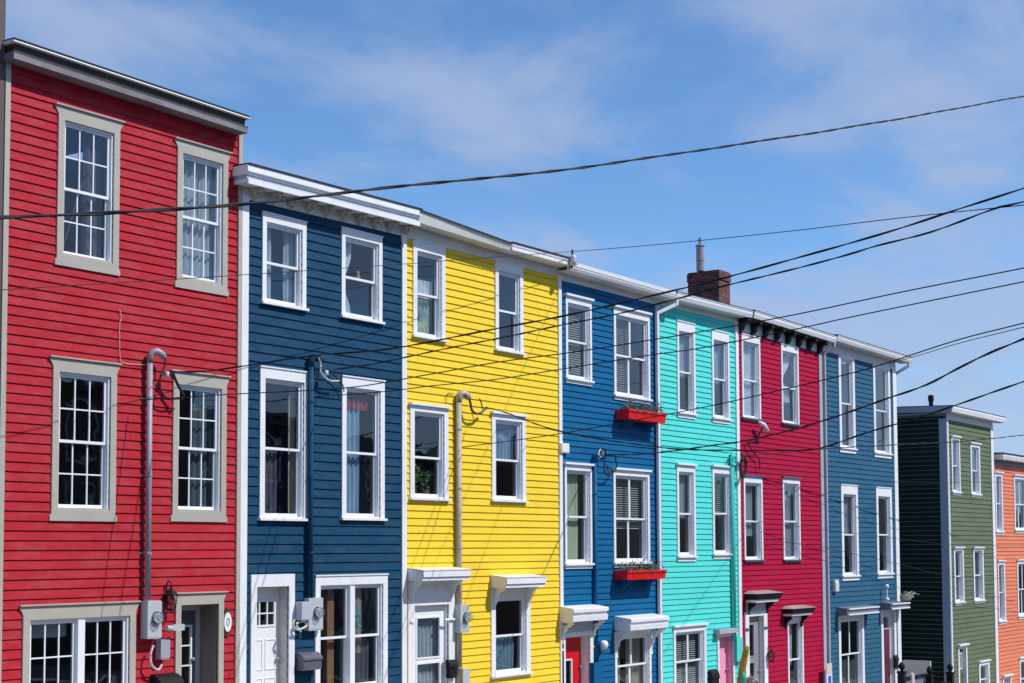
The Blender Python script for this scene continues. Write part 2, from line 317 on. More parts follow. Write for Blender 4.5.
D_GREY = paint('grey_door_paint', (.27, .28, .29), .5, .06, (1, 1, 1), 0)
BOXRED = paint('scarlet_box_paint', srgb(228, 8, 14), .4, .05, (2, 2, 2), 0)
CORBEL = paint('cream_corbel_paint', (.50, .46, .38), .7, .2, (5, 5, 5), .1, .6, (.22, .17, .08))
CURT_W = paint('white_lace_cloth', (.80, .81, .82), .9, .25, (9, 9, 5), 0)
CURT_G = paint('grey_net_cloth', (.48, .52, .55), .9, .2, (6, 6, 3), 0)
CURT_B = paint('pale_blue_cloth', (.34, .46, .60), .9, .2, (8, 8, 1), 0)
CURT_T = paint('tan_cloth', (.48, .40, .30), .9, .2, (8, 8, 1), 0)
CURT_Y = paint('pale_green_cloth', (.56, .60, .40), .9, .15, (6, 6, 1), 0)
CURT_P = paint('patterned_blue_cloth', (.22, .34, .42), .9, .6, (30, 30, 30), 0)
BLIND = paint('blind_slat', (.50, .50, .50), .6, .05, (2, 2, 2), 0)
WOODB = paint('brown_wood', (.36, .17, .07), .6, .2, (2, 2, 8), 0)
LEAF = leaf_mat('leaf_green', (.16, .26, .07))
LEAF_D = leaf_mat('dusty_leaf', (.13, .15, .11))
DRY = leaf_mat('dry_stem', (.34, .32, .29))

# ------------------------------------------------------------------ mesh helpers
class MB:
    def __init__(s): s.v = []; s.f = []
    def add(s, vs, fs):
        n = len(s.v); s.v += [tuple(v) for v in vs]; s.f += [tuple(i+n for i in f) for f in fs]; return s
    def box(s, x0, x1, y0, y1, z0, z1):
        return s.add([(x0,y0,z0),(x1,y0,z0),(x1,y1,z0),(x0,y1,z0),(x0,y0,z1),(x1,y0,z1),(x1,y1,z1),(x0,y1,z1)],
                     [(0,3,2,1),(4,5,6,7),(0,1,5,4),(1,2,6,5),(2,3,7,6),(3,0,4,7)])
    def px(s, prof, xa, xb, za=0, zb=None):             # (y, z) profile drawn along x
        zb = za if zb is None else zb; n = len(prof)
        vs = [(xa, y, z+za) for y, z in prof]+[(xb, y, z+zb) for y, z in prof]
        return s.add(vs, [tuple(range(n))[::-1], tuple(range(n, 2*n))]+[(i, (i+1) % n, n+(i+1) % n, n+i) for i in range(n)])
    def py(s, out, ya, yb):                             # (x, z) outline drawn along y
        n = len(out); vs = [(x, ya, z) for x, z in out]+[(x, yb, z) for x, z in out]
        return s.add(vs, [tuple(range(n)), tuple(range(n, 2*n))[::-1]]+[(i, n+i, n+(i+1) % n, (i+1) % n) for i in range(n)])
    def ring(s, x0, x1, z0, z1, w, ya, yb, wt=None, wb=None):
        wt = w if wt is None else wt; wb = w if wb is None else wb
        s.box(x0, x0+w, ya, yb, z0, z1); s.box(x1-w, x1, ya, yb, z0, z1)
        s.box(x0+w, x1-w, ya, yb, z0, z0+wb); s.box(x0+w, x1-w, ya, yb, z1-wt, z1); return s
    def tube(s, pts, r, n=8, closed=False):
        P = [Vector(p) for p in pts]; k = len(P); rings = []
        up = Vector((0, 0, 1))
        for i, p in enumerate(P):
            t = (P[(i+1) % k]-P[i-1]) if closed else (P[min(i+1, k-1)]-P[max(i-1, 0)])
            t.normalize(); a = t.cross(up)
            if a.length < .05: a = t.cross(Vector((0, 1, 0)))
            a.normalize(); b = a.cross(t)
            rr = r[i] if isinstance(r, (list, tuple)) else r
            rings.append([p+a*math.cos(2*math.pi*j/n)*rr+b*math.sin(2*math.pi*j/n)*rr for j in range(n)])
        base = len(s.v); s.v += [tuple(v) for rg in rings for v in rg]
        for i in range(k if closed else k-1):
            i2 = (i+1) % k
            for j in range(n): s.f.append((base+i*n+j, base+i*n+(j+1) % n, base+i2*n+(j+1) % n, base+i2*n+j))
        if not closed:
            s.f.append(tuple(base+j for j in range(n))[::-1]); s.f.append(tuple(base+(k-1)*n+j for j in range(n)))
        return s
    def lathe(s, c, prof, axis='z', n=14):              # prof: (radius, offset along the axis)
        base = len(s.v)
        for rr, h in prof:
            for j in range(n):
                a = 2*math.pi*j/n; u, w = rr*math.cos(a), rr*math.sin(a)
                s.v.append((c[0]+u, c[1]+w, c[2]+h) if axis == 'z' else (c[0]+u, c[1]+h, c[2]+w) if axis == 'y' else (c[0]+h, c[1]+u, c[2]+w))
        for i in range(len(prof)-1):
            for j in range(n): s.f.append((base+i*n+j, base+i*n+(j+1) % n, base+(i+1)*n+(j+1) % n, base+(i+1)*n+j))
        s.f.append(tuple(base+j for j in range(n))[::-1]); s.f.append(tuple(base+(len(prof)-1)*n+j for j in range(n)))
        return s
    def build(s, name, mat, parent=None, smooth=False, origin=None):
        me = bpy.data.meshes.new(name)
        o = bpy.data.objects.new(name, me); C.objects.link(o)
        if parent is not None: org = ORG[parent.name]
        else:
            if origin is None:
                xs, ys, zs = zip(*s.v); origin = ((min(xs)+max(xs))/2, (min(ys)+max(ys))/2, min(zs))
            org = Vector(origin); o.location = org
        ORG[o.name] = org
        if parent is not None: o.parent = parent
        me.from_pydata([(v[0]-org[0], v[1]-org[1], v[2]-org[2]) for v in s.v], [], s.f)
        bm = bmesh.new(); bm.from_mesh(me); bmesh.ops.recalc_face_normals(bm, faces=bm.faces); bm.to_mesh(me); bm.free()
        if smooth:
            for p in me.polygons: p.use_smooth = True
        me.materials.append(mat); return o
ORG = {}
def tag(o, label, cat, group=None):
    o['label'] = label; o['category'] = cat
    if group: o['group'] = group
    return o
def thing(name, loc, label, cat, group=None):
    o = bpy.data.objects.new(name, None); C.objects.link(o); o.location = loc; ORG[o.name] = Vector(loc)
    o.empty_display_size = .3
    return tag(o, label, cat, group)
def struct(name, mb, mat):
    o = mb.build(name, mat, origin=(0, 0, 0)); o['kind'] = 'structure'; return o

# ------------------------------------------------------------------ clapboards and walls
def clap(mb, a0, a1, z0, z1f, pitch, ops, T=None, rnd=None):
    """clapboards between a0..a1 from z0 to the sloping line z1f(a); ops are openings (a0,a1,z0,z1)"""
    T = T or (lambda a, d, z: (a, -d, z)); rnd = rnd or random.Random(3)
    def piece(xa, xb, za, zb, row):
        if xb-xa < .01 or zb-za < .004: return
        dd = lambda z: .028-.023*((z-row)/pitch)
        vs = []
        for x in (xa, xb):
            for z, d in ((za, dd(za)), (zb, dd(zb)), (zb, -.01), (za, -.01)): vs.append(T(x, d, z))
        mb.add(vs, [(0,1,2,3), (4,7,6,5), (0,4,5,1), (1,5,6,2), (2,6,7,3), (3,7,4,0)])
    ztop = max(z1f(a0), z1f(a1)); z = z0
    while z < ztop:
        zt = z+pitch*1.0
        cuts = [(max(a0, o[0]), min(a1, o[1]), o[2], o[3]) for o in ops if o[2] < zt and o[3] > z and o[1] > a0 and o[0] < a1]
        cuts.sort(); x = a0; segs = []
        for c in cuts:
            if c[0] > x: segs.append((x, c[0], z, zt))
            if c[3] < zt: segs.append((c[0], c[1], c[3], zt))
            if c[2] > z: segs.append((c[0], c[1], z, c[2]))
            x = max(x, c[1])
        if x < a1: segs.append((x, a1, z, zt))
        for xa, xb, za, zb in segs:
            L = xb-xa; zb = min(zb, ztop)
            if L > 1.4:                                   # butt joints where boards meet
                k = xa+rnd.uniform(.25, .75)*L
                piece(xa, k-.0012, za, zb, z); piece(k+.0012, xb, za, zb, z)
            else: piece(xa, xb, za, zb, z)
        z = zt
def wall_strips(mb, x0, x1, z0, z1, ops, ya=.0, yb=.14):
    xs = sorted(set([x0, x1]+[c for o in ops for c in (o[0], o[1]) if x0 < c < x1]))
    for a, b in zip(xs, xs[1:]):
        m = (a+b)/2; hol = sorted((max(z0, o[2]), min(z1, o[3])) for o in ops if o[0] < m < o[1]); z = z0
        for h0, h1 in hol:
            if h0 > z: mb.box(a, b, ya, yb, z, h0)
            z = max(z, h1)
        if z < z1: mb.box(a, b, ya, yb, z, z1)

# ------------------------------------------------------------------ windows
def opening(w):
    x0, x1, z0, z1 = w['r']; return (x0+w['cw'], x1-w['cw'], z0+w['sh'], z1-w['hh'])
def sash(parent, x0, x1, z0, z1, y, cols, rows, mat, st=.045, mt=.022, wb=.06):
    s = MB(); s.ring(x0, x1, z0, z1, st, y, y+.035, st, wb)
    for i in range(1, cols):
        x = x0+st+(x1-x0-2*st)*i/cols; s.box(x-mt/2, x+mt/2, y+.004, y+.03, z0+wb, z1-st)
    for j in range(1, rows):
        z = z0+wb+(z1-z0-st-wb)*j/rows; s.box(x0+st, x1-st, y+.006, y+.028, z-mt/2, z+mt/2)
    s.build('sash', mat, parent)
    MB().box(x0+st-.005, x1-st+.005, y+.015, y+.0185, z0+wb-.005, z1-st+.005).build('pane', GLASS, parent)
def window(house, w):
    x0, x1, z0, z1 = w['r']; cw, hh, sh = w['cw'], w['hh'], w['sh']; mat = w.get('mat', WHITE); fm = w.get('fmat', VINYL)
    a0, a1, b0, b1 = opening(w); pr = .045; m = MB(); st = w.get('head', 'flat')
    m.box(x0, a0, -pr, 0, b0, b1); m.box(a1, x1, -pr, 0, b0, b1)
    if st == 'crown':                                   # shaped crown with flared ends and a thin cap
        f = .055; o = [(x0, b1), (x1, b1), (x1, b1+hh*.35), (x1+f*.5, b1+hh*.62), (x1+f, b1+hh*.78), (x1+f, z1), (x0-f, z1), (x0-f, b1+hh*.78), (x0-f*.5, b1+hh*.62), (x0, b1+hh*.35)]
        m.py(o, -pr, 0); m.box(x0-f-.015, x1+f+.015, -pr-.035, .0, z1, z1+.022)
    elif st == 'cap':
        m.box(x0, x1, -pr, 0, b1, z1-.05); m.box(x0-.035, x1+.035, -pr-.06, 0, z1-.05, z1)
    elif st == 'darkcap':
        m.box(x0, x1, -pr, 0, b1, z1-.05)
    else:
        m.box(x0, x1, -pr, 0, b1, z1); m.box(x0-.008, x1+.008, -pr-.02, 0, z1-.022, z1+.004)
    if w.get('apron') == 'flare':
        f = .03; m.py([(x0, b0), (x0, b0-sh*.3), (x0-f, b0-sh*.55), (x0-f, z0), (x1+f, z0), (x1+f, b0-sh*.55), (x1, b0-sh*.3), (x1, b0)], -pr, 0)
    elif w.get('apron'):
        m.box(x0, x1, -pr, 0, z0, b0-.045)
    wd = m.build('window', mat, house)
    if st == 'darkcap': MB().box(x0-.04, x1+.04, -pr-.05, 0, z1-.05, z1).build('cap', DKGREY, wd)
    s = MB()
    sd = .095 if w.get('sill', 1) else 0
    if sd:
        if w.get('apron') == 'flare': s.box(a0, a1, -.03, .03, b0, b0+.035)
        else: s.box(x0-.03, x1+.03, -sd, .03, (b0-.045), b0); 
        if not w.get('apron'): s.box(x0, x1, -pr, 0, z0, b0-.045) if b0-.045-z0 > .01 else None
        s.build('sill', w.get('smat', mat), wd)
    fy0, fy1 = -.012, .13; s = MB(); s.ring(a0, a1, b0, b1, .03, fy0, fy1, .03, .03)
    units = w.get('units', 1); mw = .13
    ia0, ia1, ib0, ib1 = a0+.03, a1-.03, b0+.03, b1-.03
    spans = [(ia0, ia1)] if units == 1 else [(ia0, (ia0+ia1-mw)/2), ((ia0+ia1+mw)/2, ia1)]
    if units == 2: s.box((ia0+ia1-mw)/2, (ia0+ia1+mw)/2, -pr+.004, fy1, ib0, ib1)
    s.build('window_frame', fm, wd)
    cols, rows = w.get('grid', (1, 1)); mt = w.get('mt', .022)
    for u0, u1 in spans:
        if w.get('kind') == 'single': sash(wd, u0, u1, ib0, ib1, .03, cols, rows, fm, mt=mt)
        else:
            mid = ib0+(ib1-ib0)*w.get('mid', .5)
            sash(wd, u0, u1, mid-.02, ib1, .03, cols, rows, fm, mt=mt, wb=.045)
            sash(wd, u0, u1, ib0, mid+.02, .072, cols, rows, fm, mt=mt)
    return wd
def curtain(x0, x1, z0, z1, mat, label, group=None, y=.19, amp=.025, wl=.13, name='curtain', gather=0):
    m = MB(); n = max(8, int((x1-x0)/.02)); vs = []; fs = []; ph = random.random()*6; rows = 8
    for k in range(rows+1):
        t = k/rows
        for i in range(n+1):
            u = i/n; xx = x0+(x1-x0)*u
            if gather: c = x0 if gather < 0 else x1; xx = c+(xx-c)*(1-.55*math.exp(-((t-.42)/.22)**2))
            vs.append((xx, y+amp*math.sin(2*math.pi*(x0+(x1-x0)*u)/wl+ph)+.006*math.sin(9*u+t*3), z0+(z1-z0)*t))
    for k in range(rows):
        for i in range(n): a = k*(n+1)+i; fs.append((a, a+1, a+n+2, a+n+1))
    m.add(vs, fs); o = m.build(name, mat, smooth=True); return tag(o, label, 'curtain', group)
def blind(x0, x1, z0, z1, label, mat=None, step=.055, y=.17):
    m = MB(); z = z1
    m.box(x0, x1, y-.02, y+.03, z1, z1+.04)
    while z > z0:
        m.add([(x0,y-.018,z-.012),(x1,y-.018,z-.012),(x1,y+.018,z+.012),(x0,y+.018,z+.012),(x0,y-.018,z-.010),(x1,y-.018,z-.010),(x1,y+.018,z+.014),(x0,y+.018,z+.014)],
              [(0,3,2,1),(4,5,6,7),(0,1,5,4),(1,2,6,5),(2,3,7,6),(3,0,4,7)]); z -= step
    return tag(m.build('window_blind', mat or BLIND), label, 'blind')

# ------------------------------------------------------------------ doors
def door(house, w, slab, lights=(), rec=.12, surround=WHITE, cap=None, panels=(), floor=None, jamb=None, transom=None, frame_mat=None, handle=True):
    """lights / panels: (u0, u1, v0, v1, cols, rows) as fractions of the slab"""
    x0, x1, z0, z1 = w['r']; a0, a1, b0, b1 = opening(w); pr = .05
    m = MB(); m.box(x0, a0, -pr, 0, b0, b1); m.box(a1, x1, -pr, 0, b0, b1)
    if w.get('head') == 'crown':
        f = .055; hh = w['hh']
        m.py([(x0, b1), (x1, b1), (x1, b1+hh*.35), (x1+f*.5, b1+hh*.62), (x1+f, b1+hh*.78), (x1+f, z1), (x0-f, z1), (x0-f, b1+hh*.78), (x0-f*.5, b1+hh*.62), (x0, b1+hh*.35)], -pr, 0)
        m.box(x0-f-.015, x1+f+.015, -pr-.035, 0, z1, z1+.022)
    else: m.box(x0, x1, -pr, 0, b1, z1)
    if w.get('head') == 'cap': m.box(x0-.04, x1+.04, -pr-.09, 0, z1-.03, z1+.03)
    fr = m.build('door_surround', surround, house)
    j = MB(); t = .02; j.box(a0, a0+t, -.004, rec+.05, b0, b1); j.box(a1-t, a1, -.004, rec+.05, b0, b1); j.box(a0+t, a1-t, -.004, rec+.05, b1-t, b1)
    j.build('door_jamb', jamb or surround, house)
    s0, s1, t0, t1 = a0+t+.003, a1-t-.003, b0+.01, b1-t-.003
    if frame_mat:
        k = .09; MB().box(s0, s0+k, rec-.03, rec+.02, t0, t1).box(s1-k, s1, rec-.03, rec+.02, t0, t1).box(s0+k, s1-k, rec-.03, rec+.02, t1-k, t1).build('door_frame', frame_mat, house)
        s0 += k+.002; s1 -= k+.002; t1 -= k+.002
    if transom:
        h = transom; MB().ring(s0, s1, t1-h, t1, .05, rec-.01, rec+.03).build('transom', surround, house)
        MB().box(s0+.045, s1-.045, rec+.01, rec+.014, t1-h+.045, t1-.045).build('transom_pane', GLASS, house); t1 -= h+.003
    W, H = s1-s0, t1-t0; d = MB()
    ops = [(s0+u0*W, s0+u1*W, t0+v0*H, t0+v1*H) for u0, u1, v0, v1, *_ in lights]
    wall_strips(d, s0, s1, t0, t1, ops, rec, rec+.045)
    for u0, u1, v0, v1 in panels: d.ring(s0+u0*W, s0+u1*W, t0+v0*H, t0+v1*H, .022, rec-.012, rec)
    dr = d.build('door', slab, house)
    for (u0, u1, v0, v1, c, r, fm), (p0, p1, q0, q1) in zip(lights, ops):
        g = MB(); g.ring(p0-.012, p1+.012, q0-.012, q1+.012, .035, rec-.014, rec+.02)
        for i in range(1, c): x = p0+(p1-p0)*i/c; g.box(x-.011, x+.011, rec-.01, rec+.015, q0+.02, q1-.02)
        for i in range(1, r): z = q0+(q1-q0)*i/r; g.box(p0+.02, p1-.02, rec-.008, rec+.013, z-.011, z+.011)
        g.build('glazing_bar', fm, dr)
        MB().box(p0+.01, p1-.01, rec+.018, rec+.022, q0+.01, q1-.01).build('pane', GLASS, dr)
    if handle:
        hx = s1-.07; hz = t0+1.0
        MB().lathe((hx, rec-.06, hz), [(.012, .06), (.012, .035), (.03, .03), (.036, .01), (.028, -.005)], 'y', 12).build('door_handle', GALV, dr, True)
    return dr
# ------------------------------------------------------------------ canopies and brackets
def bracket_prof(d, h, k=8):
    # scrolled console bracket, (y, z) with the wall at y=0 and the top at z=0
    o = [(0, 0), (-d, 0), (-d, -.05)]
    for i in range(1, k+1):
        t = i/k; o.append((-d*(1-t)**1.25-.025*math.sin(t*math.pi*3)*(1-t)-.045*(1 if t > .8 else 0), -.05-(h-.05)*t))
    o.append((0, -h)); return o
def fret_bracket(parent, x, zt, d, h, t, mat, name='bracket'):
    """pierced gingerbread bracket: top rail, wall rail, curved strut and scrolls"""
    m = MB(); m.box(x-t/2, x+t/2, -d, 0, zt-.035, zt); m.box(x-t/2, x+t/2, -.04, 0, zt-h, zt-.035)
    pts = []
    for i in range(13):
        a = i/12*math.pi/2; pts.append((x, -d*.95+d*.9*math.sin(a), zt-.04-(h-.06)*(1-math.cos(a))))
    m.tube(pts, t*.42, 6)
    for cy, cz, rr in ((-.34*d, -.26*h, .16*d), (-.14*d, -.55*h, .11*d), (-.66*d, -.13*h, .1*d)):
        m.tube([(x, cy+rr*math.cos(a*.63), zt+cz+rr*math.sin(a*.63)) for a in range(10)], t*.3, 6, True)
    m.lathe((x, -.03, zt-h-.03), [(.01, -.04), (.035, -.01), (.035, .02), (.015, .05)], 'z', 8)
    return m.build(name, mat, parent)
def canopy(house, c, style, mat=WHITE, bmat=None, wall_x=None):
    x0, x1, zb, zt, d = c; H = zt-zb
    if style == 'slab':
        zm = zb+H*.38
        p = [(0, zt+.05), (-d, zt), (-d, zm), (-d+.035, zm-.01), (-d+.035, zb), (0, zb)]
        cn = MB().px(p, x0, x1).build('canopy', mat, house)
        MB().px([(0, zt+.063), (-d-.012, zt+.012), (-d-.012, zt+.001), (0, zt+.051)], x0-.012, x1+.012).build('canopy_top', OFFWHITE, cn)
        for xx in (x0+.10, x1-.16): MB().px([(0, zb), (-d*.72, zb), (-d*.70, zb-.03), (-d*.4, zb-.12), (-.10, zb-.30), (-.05, zb-.38), (0, zb-.4)], xx, xx+.05).build('bracket', mat, cn)
    elif style == 'cornice':
        zm = zb+H*.45
        p = [(0, zt+.06), (-d+.02, zt), (-d, zt-.015), (-d, zt-H*.30), (-d+.05, zt-H*.36), (-d+.06, zm), (-d+.02, zm-.01), (-d+.03, zb), (0, zb)]
        cn = MB().px(p, x0, x1).build('canopy', mat, house)
        for xx in (x0+.09, x1-.09): fret_bracket(cn, xx, zb, d*.86, .62, .075, bmat or mat)
    elif style == 'hip':
        f = .1
        def lay(m, xa, xb, dd, za, xa2, xb2, dd2, zb2):
            m.add([(xa,0,za),(xb,0,za),(xb,-dd,za),(xa,-dd,za),(xa2,0,zb2),(xb2,0,zb2),(xb2,-dd2,zb2),(xa2,-dd2,zb2)],
                  [(0,1,2,3),(4,7,6,5),(0,4,5,1),(1,5,6,2),(2,6,7,3),(3,7,4,0)])
        z1 = zb+H*.32
        m = MB(); lay(m, x0+.08, x1-.10, d-.08, zb, x0+.06, x1-.08, d-.06, z1); cn = m.build('canopy', mat, house)
        m = MB(); lay(m, x0+.03, x1-.05, d-.04, z1, x0-.02, x1+.06, d+.02, zt); m.build('cornice', BLACK, cn)
        m = MB(); lay(m, x0-.03, x1+.07, d+.03, zt, x0+.2, x1-.2, .08, zt+.075); m.build('canopy_roof', paint('pinkish_shingle', (.33, .25, .27), .9, .2), cn)
        for xx in (x0+.14, x1-.3):
            MB().px(bracket_prof(d*.62, .34), xx, xx+.1, zb).build('bracket', BLACK, cn)
    elif style == 'thin':
        cn = MB().box(x0-.02, x1+.02, -d-.06, 0, zb, zt).build('canopy', mat, house)
    elif style == 'striped':                            # hood coloured dark as if in shadow, with two bright ledges
        cn = MB().px([(0, zt+.03), (-d+.05, zt), (-d+.05, zb), (0, zb)], x0, x1).build('canopy', paint('shadowed_hood_grey', (.17, .18, .22), .6, .1), house)
        MB().box(x0+.06, x1, -d, -d+.048, zt-.045, zt-.005).box(x0, x1-.05, -d-.01, -d+.048, zb, zb+.04).build('ledge', WHITE, cn)
    return cn
def extr(e_top, e_bot=None): return e_top[0][0], e_top[1][0], e_top[0][1], e_top[1][1], e_top[2]
def gutter(house, et, eb, mat=WHITE, x0=None, x1=None):
    xa, xb, za, zb_, d = extr(et); xa = x0 if x0 is not None else xa; xb = x1 if x1 is not None else xb
    h = (za-eb[0][1]+zb_-eb[1][1])/2
    k = (zb_-za)/(et[1][0]-et[0][0]); za2 = za+k*(xa-et[0][0]); zb2 = za+k*(xb-et[0][0])
    p = [(-d, 0), (-d-.004, -.018), (-d+.012, -.03), (-d+.015, -h*.5), (-d+.05, -h), (-d+.12, -h), (-d+.12, -.01), (-d+.09, 0), (-d+.09, -h+.02), (-d+.055, -h+.02), (-d+.03, -h*.5), (-d+.02, 0)]
    MB().px(p, xa, xb, za2, zb2).build('gutter', mat, house)
    MB().px([(-d+.122, -h+.0), (-d+.122, -.004), (-d+.145, -.004), (-d+.145, -h+.02), (0, -h+.02), (0, -h)], xa, xb, za2, zb2).build('soffit', OFFWHITE if mat is WHITE else mat, house)
    return za2-h, zb2-h, xa, xb
def frieze(house, x0, x1, s, zt0, zt1, mat, y=-.035):
    k = (s[1][1]-s[0][1])/(s[1][0]-s[0][0]); f = lambda x: s[0][1]+k*(x-s[0][0])
    return MB().py([(x0, f(x0)), (x1, f(x1)), (x1, zt1), (x0, zt0)], y, -.001).build('frieze_board', mat, house)
def downspout(house, pts, mat=WHITE, w=.075, name='downspout'):
    m = MB()
    for (a, b) in zip(pts, pts[1:]):
        A, B = Vector(a), Vector(b); t = (B-A).normalized(); s = t.cross(Vector((0, 1, 0)))
        if s.length < .1: s = Vector((1, 0, 0))
        s.normalize(); n = s.cross(t).normalized(); h = w/2; A = A-t*h*.8; B = B+t*h*.8
        vs = [P+s*h*i+n*h*j for P in (A, B) for i, j in ((-1,-1),(1,-1),(1,1),(-1,1))]
        m.add(vs, [(0,1,2,3),(4,7,6,5),(0,4,5,1),(1,5,6,2),(2,6,7,3),(3,7,4,0)])
    return m.build(name, mat, house)
# ------------------------------------------------------------------ the house shell
def house(name, label, sx0, sx1, X0, X1, s, pitch, smat, wins, doors, group='painted row houses down the hill', roof=None, floors=(4.75+.2, 1.05), sides=(0, 0), depth=9, z1=None, boards=(), side_mat=None):
    gx = gz(X1); root = thing(name, (X0, 0, gz((X0+X1)/2)), label, 'house', group)
    k = (s[1][1]-s[0][1])/(s[1][0]-s[0][0]); zf = lambda x: s[0][1]+k*(x-s[0][0])+.02
    zt = z1; zb = gz(X0)-.4
    ops = [opening(w) for w in wins]+[opening(w) for w in doors]
    m = MB(); clap(m, sx0, sx1, gz(X1)+.25, zf, pitch, ops, rnd=random.Random(len(name)*7+int(X0)))
    if sides[1]: clap(m, .02, depth, gz(X1)+.25, lambda a: zt-.3, pitch, [], T=lambda a, d, z: (X1+d-.01, a, z))
    if sides[0]:
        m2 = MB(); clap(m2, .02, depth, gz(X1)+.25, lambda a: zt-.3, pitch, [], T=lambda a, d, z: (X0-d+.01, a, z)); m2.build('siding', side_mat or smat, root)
    m.build('siding', smat, root)
    m = MB(); wall_strips(m, X0+.002, X1-.002, gx-.6, zt-.12, ops, .0, .14)
    m.box(X0+.002, X0+.14, .142, depth, gx-.6, zt-.12); m.box(X1-.14, X1-.002, .142, depth, gx-.6, zt-.12); m.box(X0+.142, X1-.142, depth-.14, depth, gx-.6, zt-.12)
    m.box(X0+.142, X1-.142, 4.0, 4.1, gx-.5, zt-.14)
    m.build('wall', PLASTER, root)
    m = MB()
    for f in floors: m.box(X0+.142, X1-.142, .144, 3.998, f-.2, f)
    m.box(X0+.142, X1-.142, .144, 3.998, gx-.3, gx-.1)
    m.build('interior_floor', WOODB, root)
    MB().box(X0, X1, -.004, -.001, gx-.5, gz(X1)+.27).build('foundation', CONC, root)
    for (a, b, mat) in boards:
        MB().box(a, b, -.05, -.0005, gz(X1)+.1, zf((a+b)/2)+.03).build('corner_board', mat, root)
    for w in wins: window(root, w)
    return root
def roof_slab(root, xa, xb, za, zb, d, rise=.25, depth=9, mat=ROOF, t=.032, ov=.025):
    MB().px([(-d-ov, .001), (-d-ov, t*.8), (depth, rise+t), (depth, rise-.1), (0, 0.001)], xa, xb, za, zb).build('roof', mat, root)

def WD(k, i, cw, hh, sh, **kw):
    d = dict(r=WIN[k][i], cw=cw, hh=hh, sh=sh); d.update(kw); return d

# ================================================================== RED
w = [WD('red', 0, .115, .21, .17, head='crown', apron='flare', mat=GREIGE, grid=(3, 2)), WD('red', 1, .115, .21, .17, head='crown', apron='flare', mat=GREIGE, grid=(3, 2)),
     WD('red', 2, .115, .21, .17, head='crown', apron='flare', mat=GREIGE, grid=(3, 2)), WD('red', 3, .115, .21, .17, head='crown', apron='flare', mat=GREIGE, grid=(3, 2)),
     WD('red', 4, .12, .21, .17, head='crown', apron='flare', mat=GREIGE, grid=(3, 2), units=2, kind='single')]
w[4]['r'] = (13.914, 16.046, -.76, .80)
dr = WD('red', 5, .115, .19, 0, head='crown'); dr['r'] = (dr['r'][0], dr['r'][1], gz(17.5)+.1, dr['r'][3])
XB['redb0'] -= .02
red = house('row_house', 'red clapboard row house with beige trim, the tallest and leftmost of the row', XB['redb0'], XB['redb1'], XB['red0'], XB['red1'], ST['red'], .147, S_RED, w, [dr],
            floors=(5.0, 1.2), z1=9.2, sides=(0, 1), boards=((XB['red0']-.10, XB['redb0']-.0, GREIGE), (XB['redb1'], XB['red1'], GREIGE)))
door(red, dr, DKGREY, [(.1, .86, .12, .86, 2, 4, WHITE)], rec=.42, surround=GREIGE, jamb=paint('shaded_beige_jamb', (.20, .18, .15), .6, .08), frame_mat=BLUEGREY)  # jamb is the beige trim darkened, recess shade put into its colour
e = EV['red_top']; xa, xb, za, zb, d = extr(e)
MB().px([(-d, 0), (-d-.015, -.03), (-d, -.04), (.3, -.04), (.3, .02)], xa-.02, xb+.02, za, zb).build('cornice_cap', WHITE, red)
MB().px([(-d+.05, -.041), (-d+.07, -.17), (0, -.17), (0, -.041)], xa+.04, xb-.03, za, zb).build('cornice_recess', DARKWOOD, red)
MB().px([(-d+.03, -.171), (-d, -.178), (-d+.012, -.20), (-d+.012, -.285), (0, -.285), (0, -.171)], xa, xb, za, zb).build('fascia', FASCIA, red)
MB().px([(-.318, .003), (.3, .022), (8.8, .22), (8.8, .28), (-.318, .022)], xa-.02, xb+.02, za, zb).build('roof', ROOF, red)
frieze(red, XB['redb0'], XB['redb1'], ((13.6, 8.93), (18.2, 8.90)), 8.96, 8.95, S_RED, -.028)

# ================================================================== NAVY
w = [WD('b1', 0, .10, .17, .05), WD('b1', 1, .10, .17, .05), WD('b1', 2, .12, .21, .05), WD('b1', 3, .12, .21, .05), WD('b1', 5, .13, .19, .06, units=2)]
w[4]['r'] = (20.207, 22.224, -1.05, 1.163)
dn = WD('b1', 4, .14, .22, 0); dn['r'] = (18.581, 19.66, gz(19)+.12, 1.2)
navy = house('row_house', 'navy blue row house with bracketed white cornice, second from the left', XB['b1b'], XB['b1e'], XB['red1']+.005, XB['ye0'], ST['b1'], PITCH['b1'], S_B1, w, [dn],
             floors=(5.3, 1.45), z1=8.35, boards=((XB['red1']+.004, XB['b1b'], WHITE), (XB['b1e'], XB['ye0'], WHITE)))
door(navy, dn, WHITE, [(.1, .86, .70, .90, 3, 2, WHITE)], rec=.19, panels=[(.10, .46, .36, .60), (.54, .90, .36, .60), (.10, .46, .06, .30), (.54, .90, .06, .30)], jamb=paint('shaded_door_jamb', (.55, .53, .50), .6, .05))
xa, xb, za, zb, d = extr(EV['b1_top'])
MB().px([(-d, 0), (-d-.005, -.12), (-d+.03, -.14), (-d+.03, -.165), (.05, -.165), (.05, .0)], xa-.04, xb, za, zb).build('cornice', WHITE, navy)
MB().px([(-d+.06, -.166), (-d+.06, -.235), (0, -.235), (0, -.166)], xa, xb-.02, za, zb).build('cornice_bed', BLUEGREY, navy)
MB().px([(-d+.02, -.236), (-d+.02, -.33), (-d+.05, -.335), (-d+.05, -.30), (0, -.30), (0, -.236)], xa, xb-.03, za, zb).build('fascia', WHITE, navy)
frieze(navy, XB['red1']+.004, XB['ye0'], ST['b1'], za-.31, zb-.31, OFFWHITE)
roof_slab(navy, xa-.03, xb, za, zb, d)
n = 10
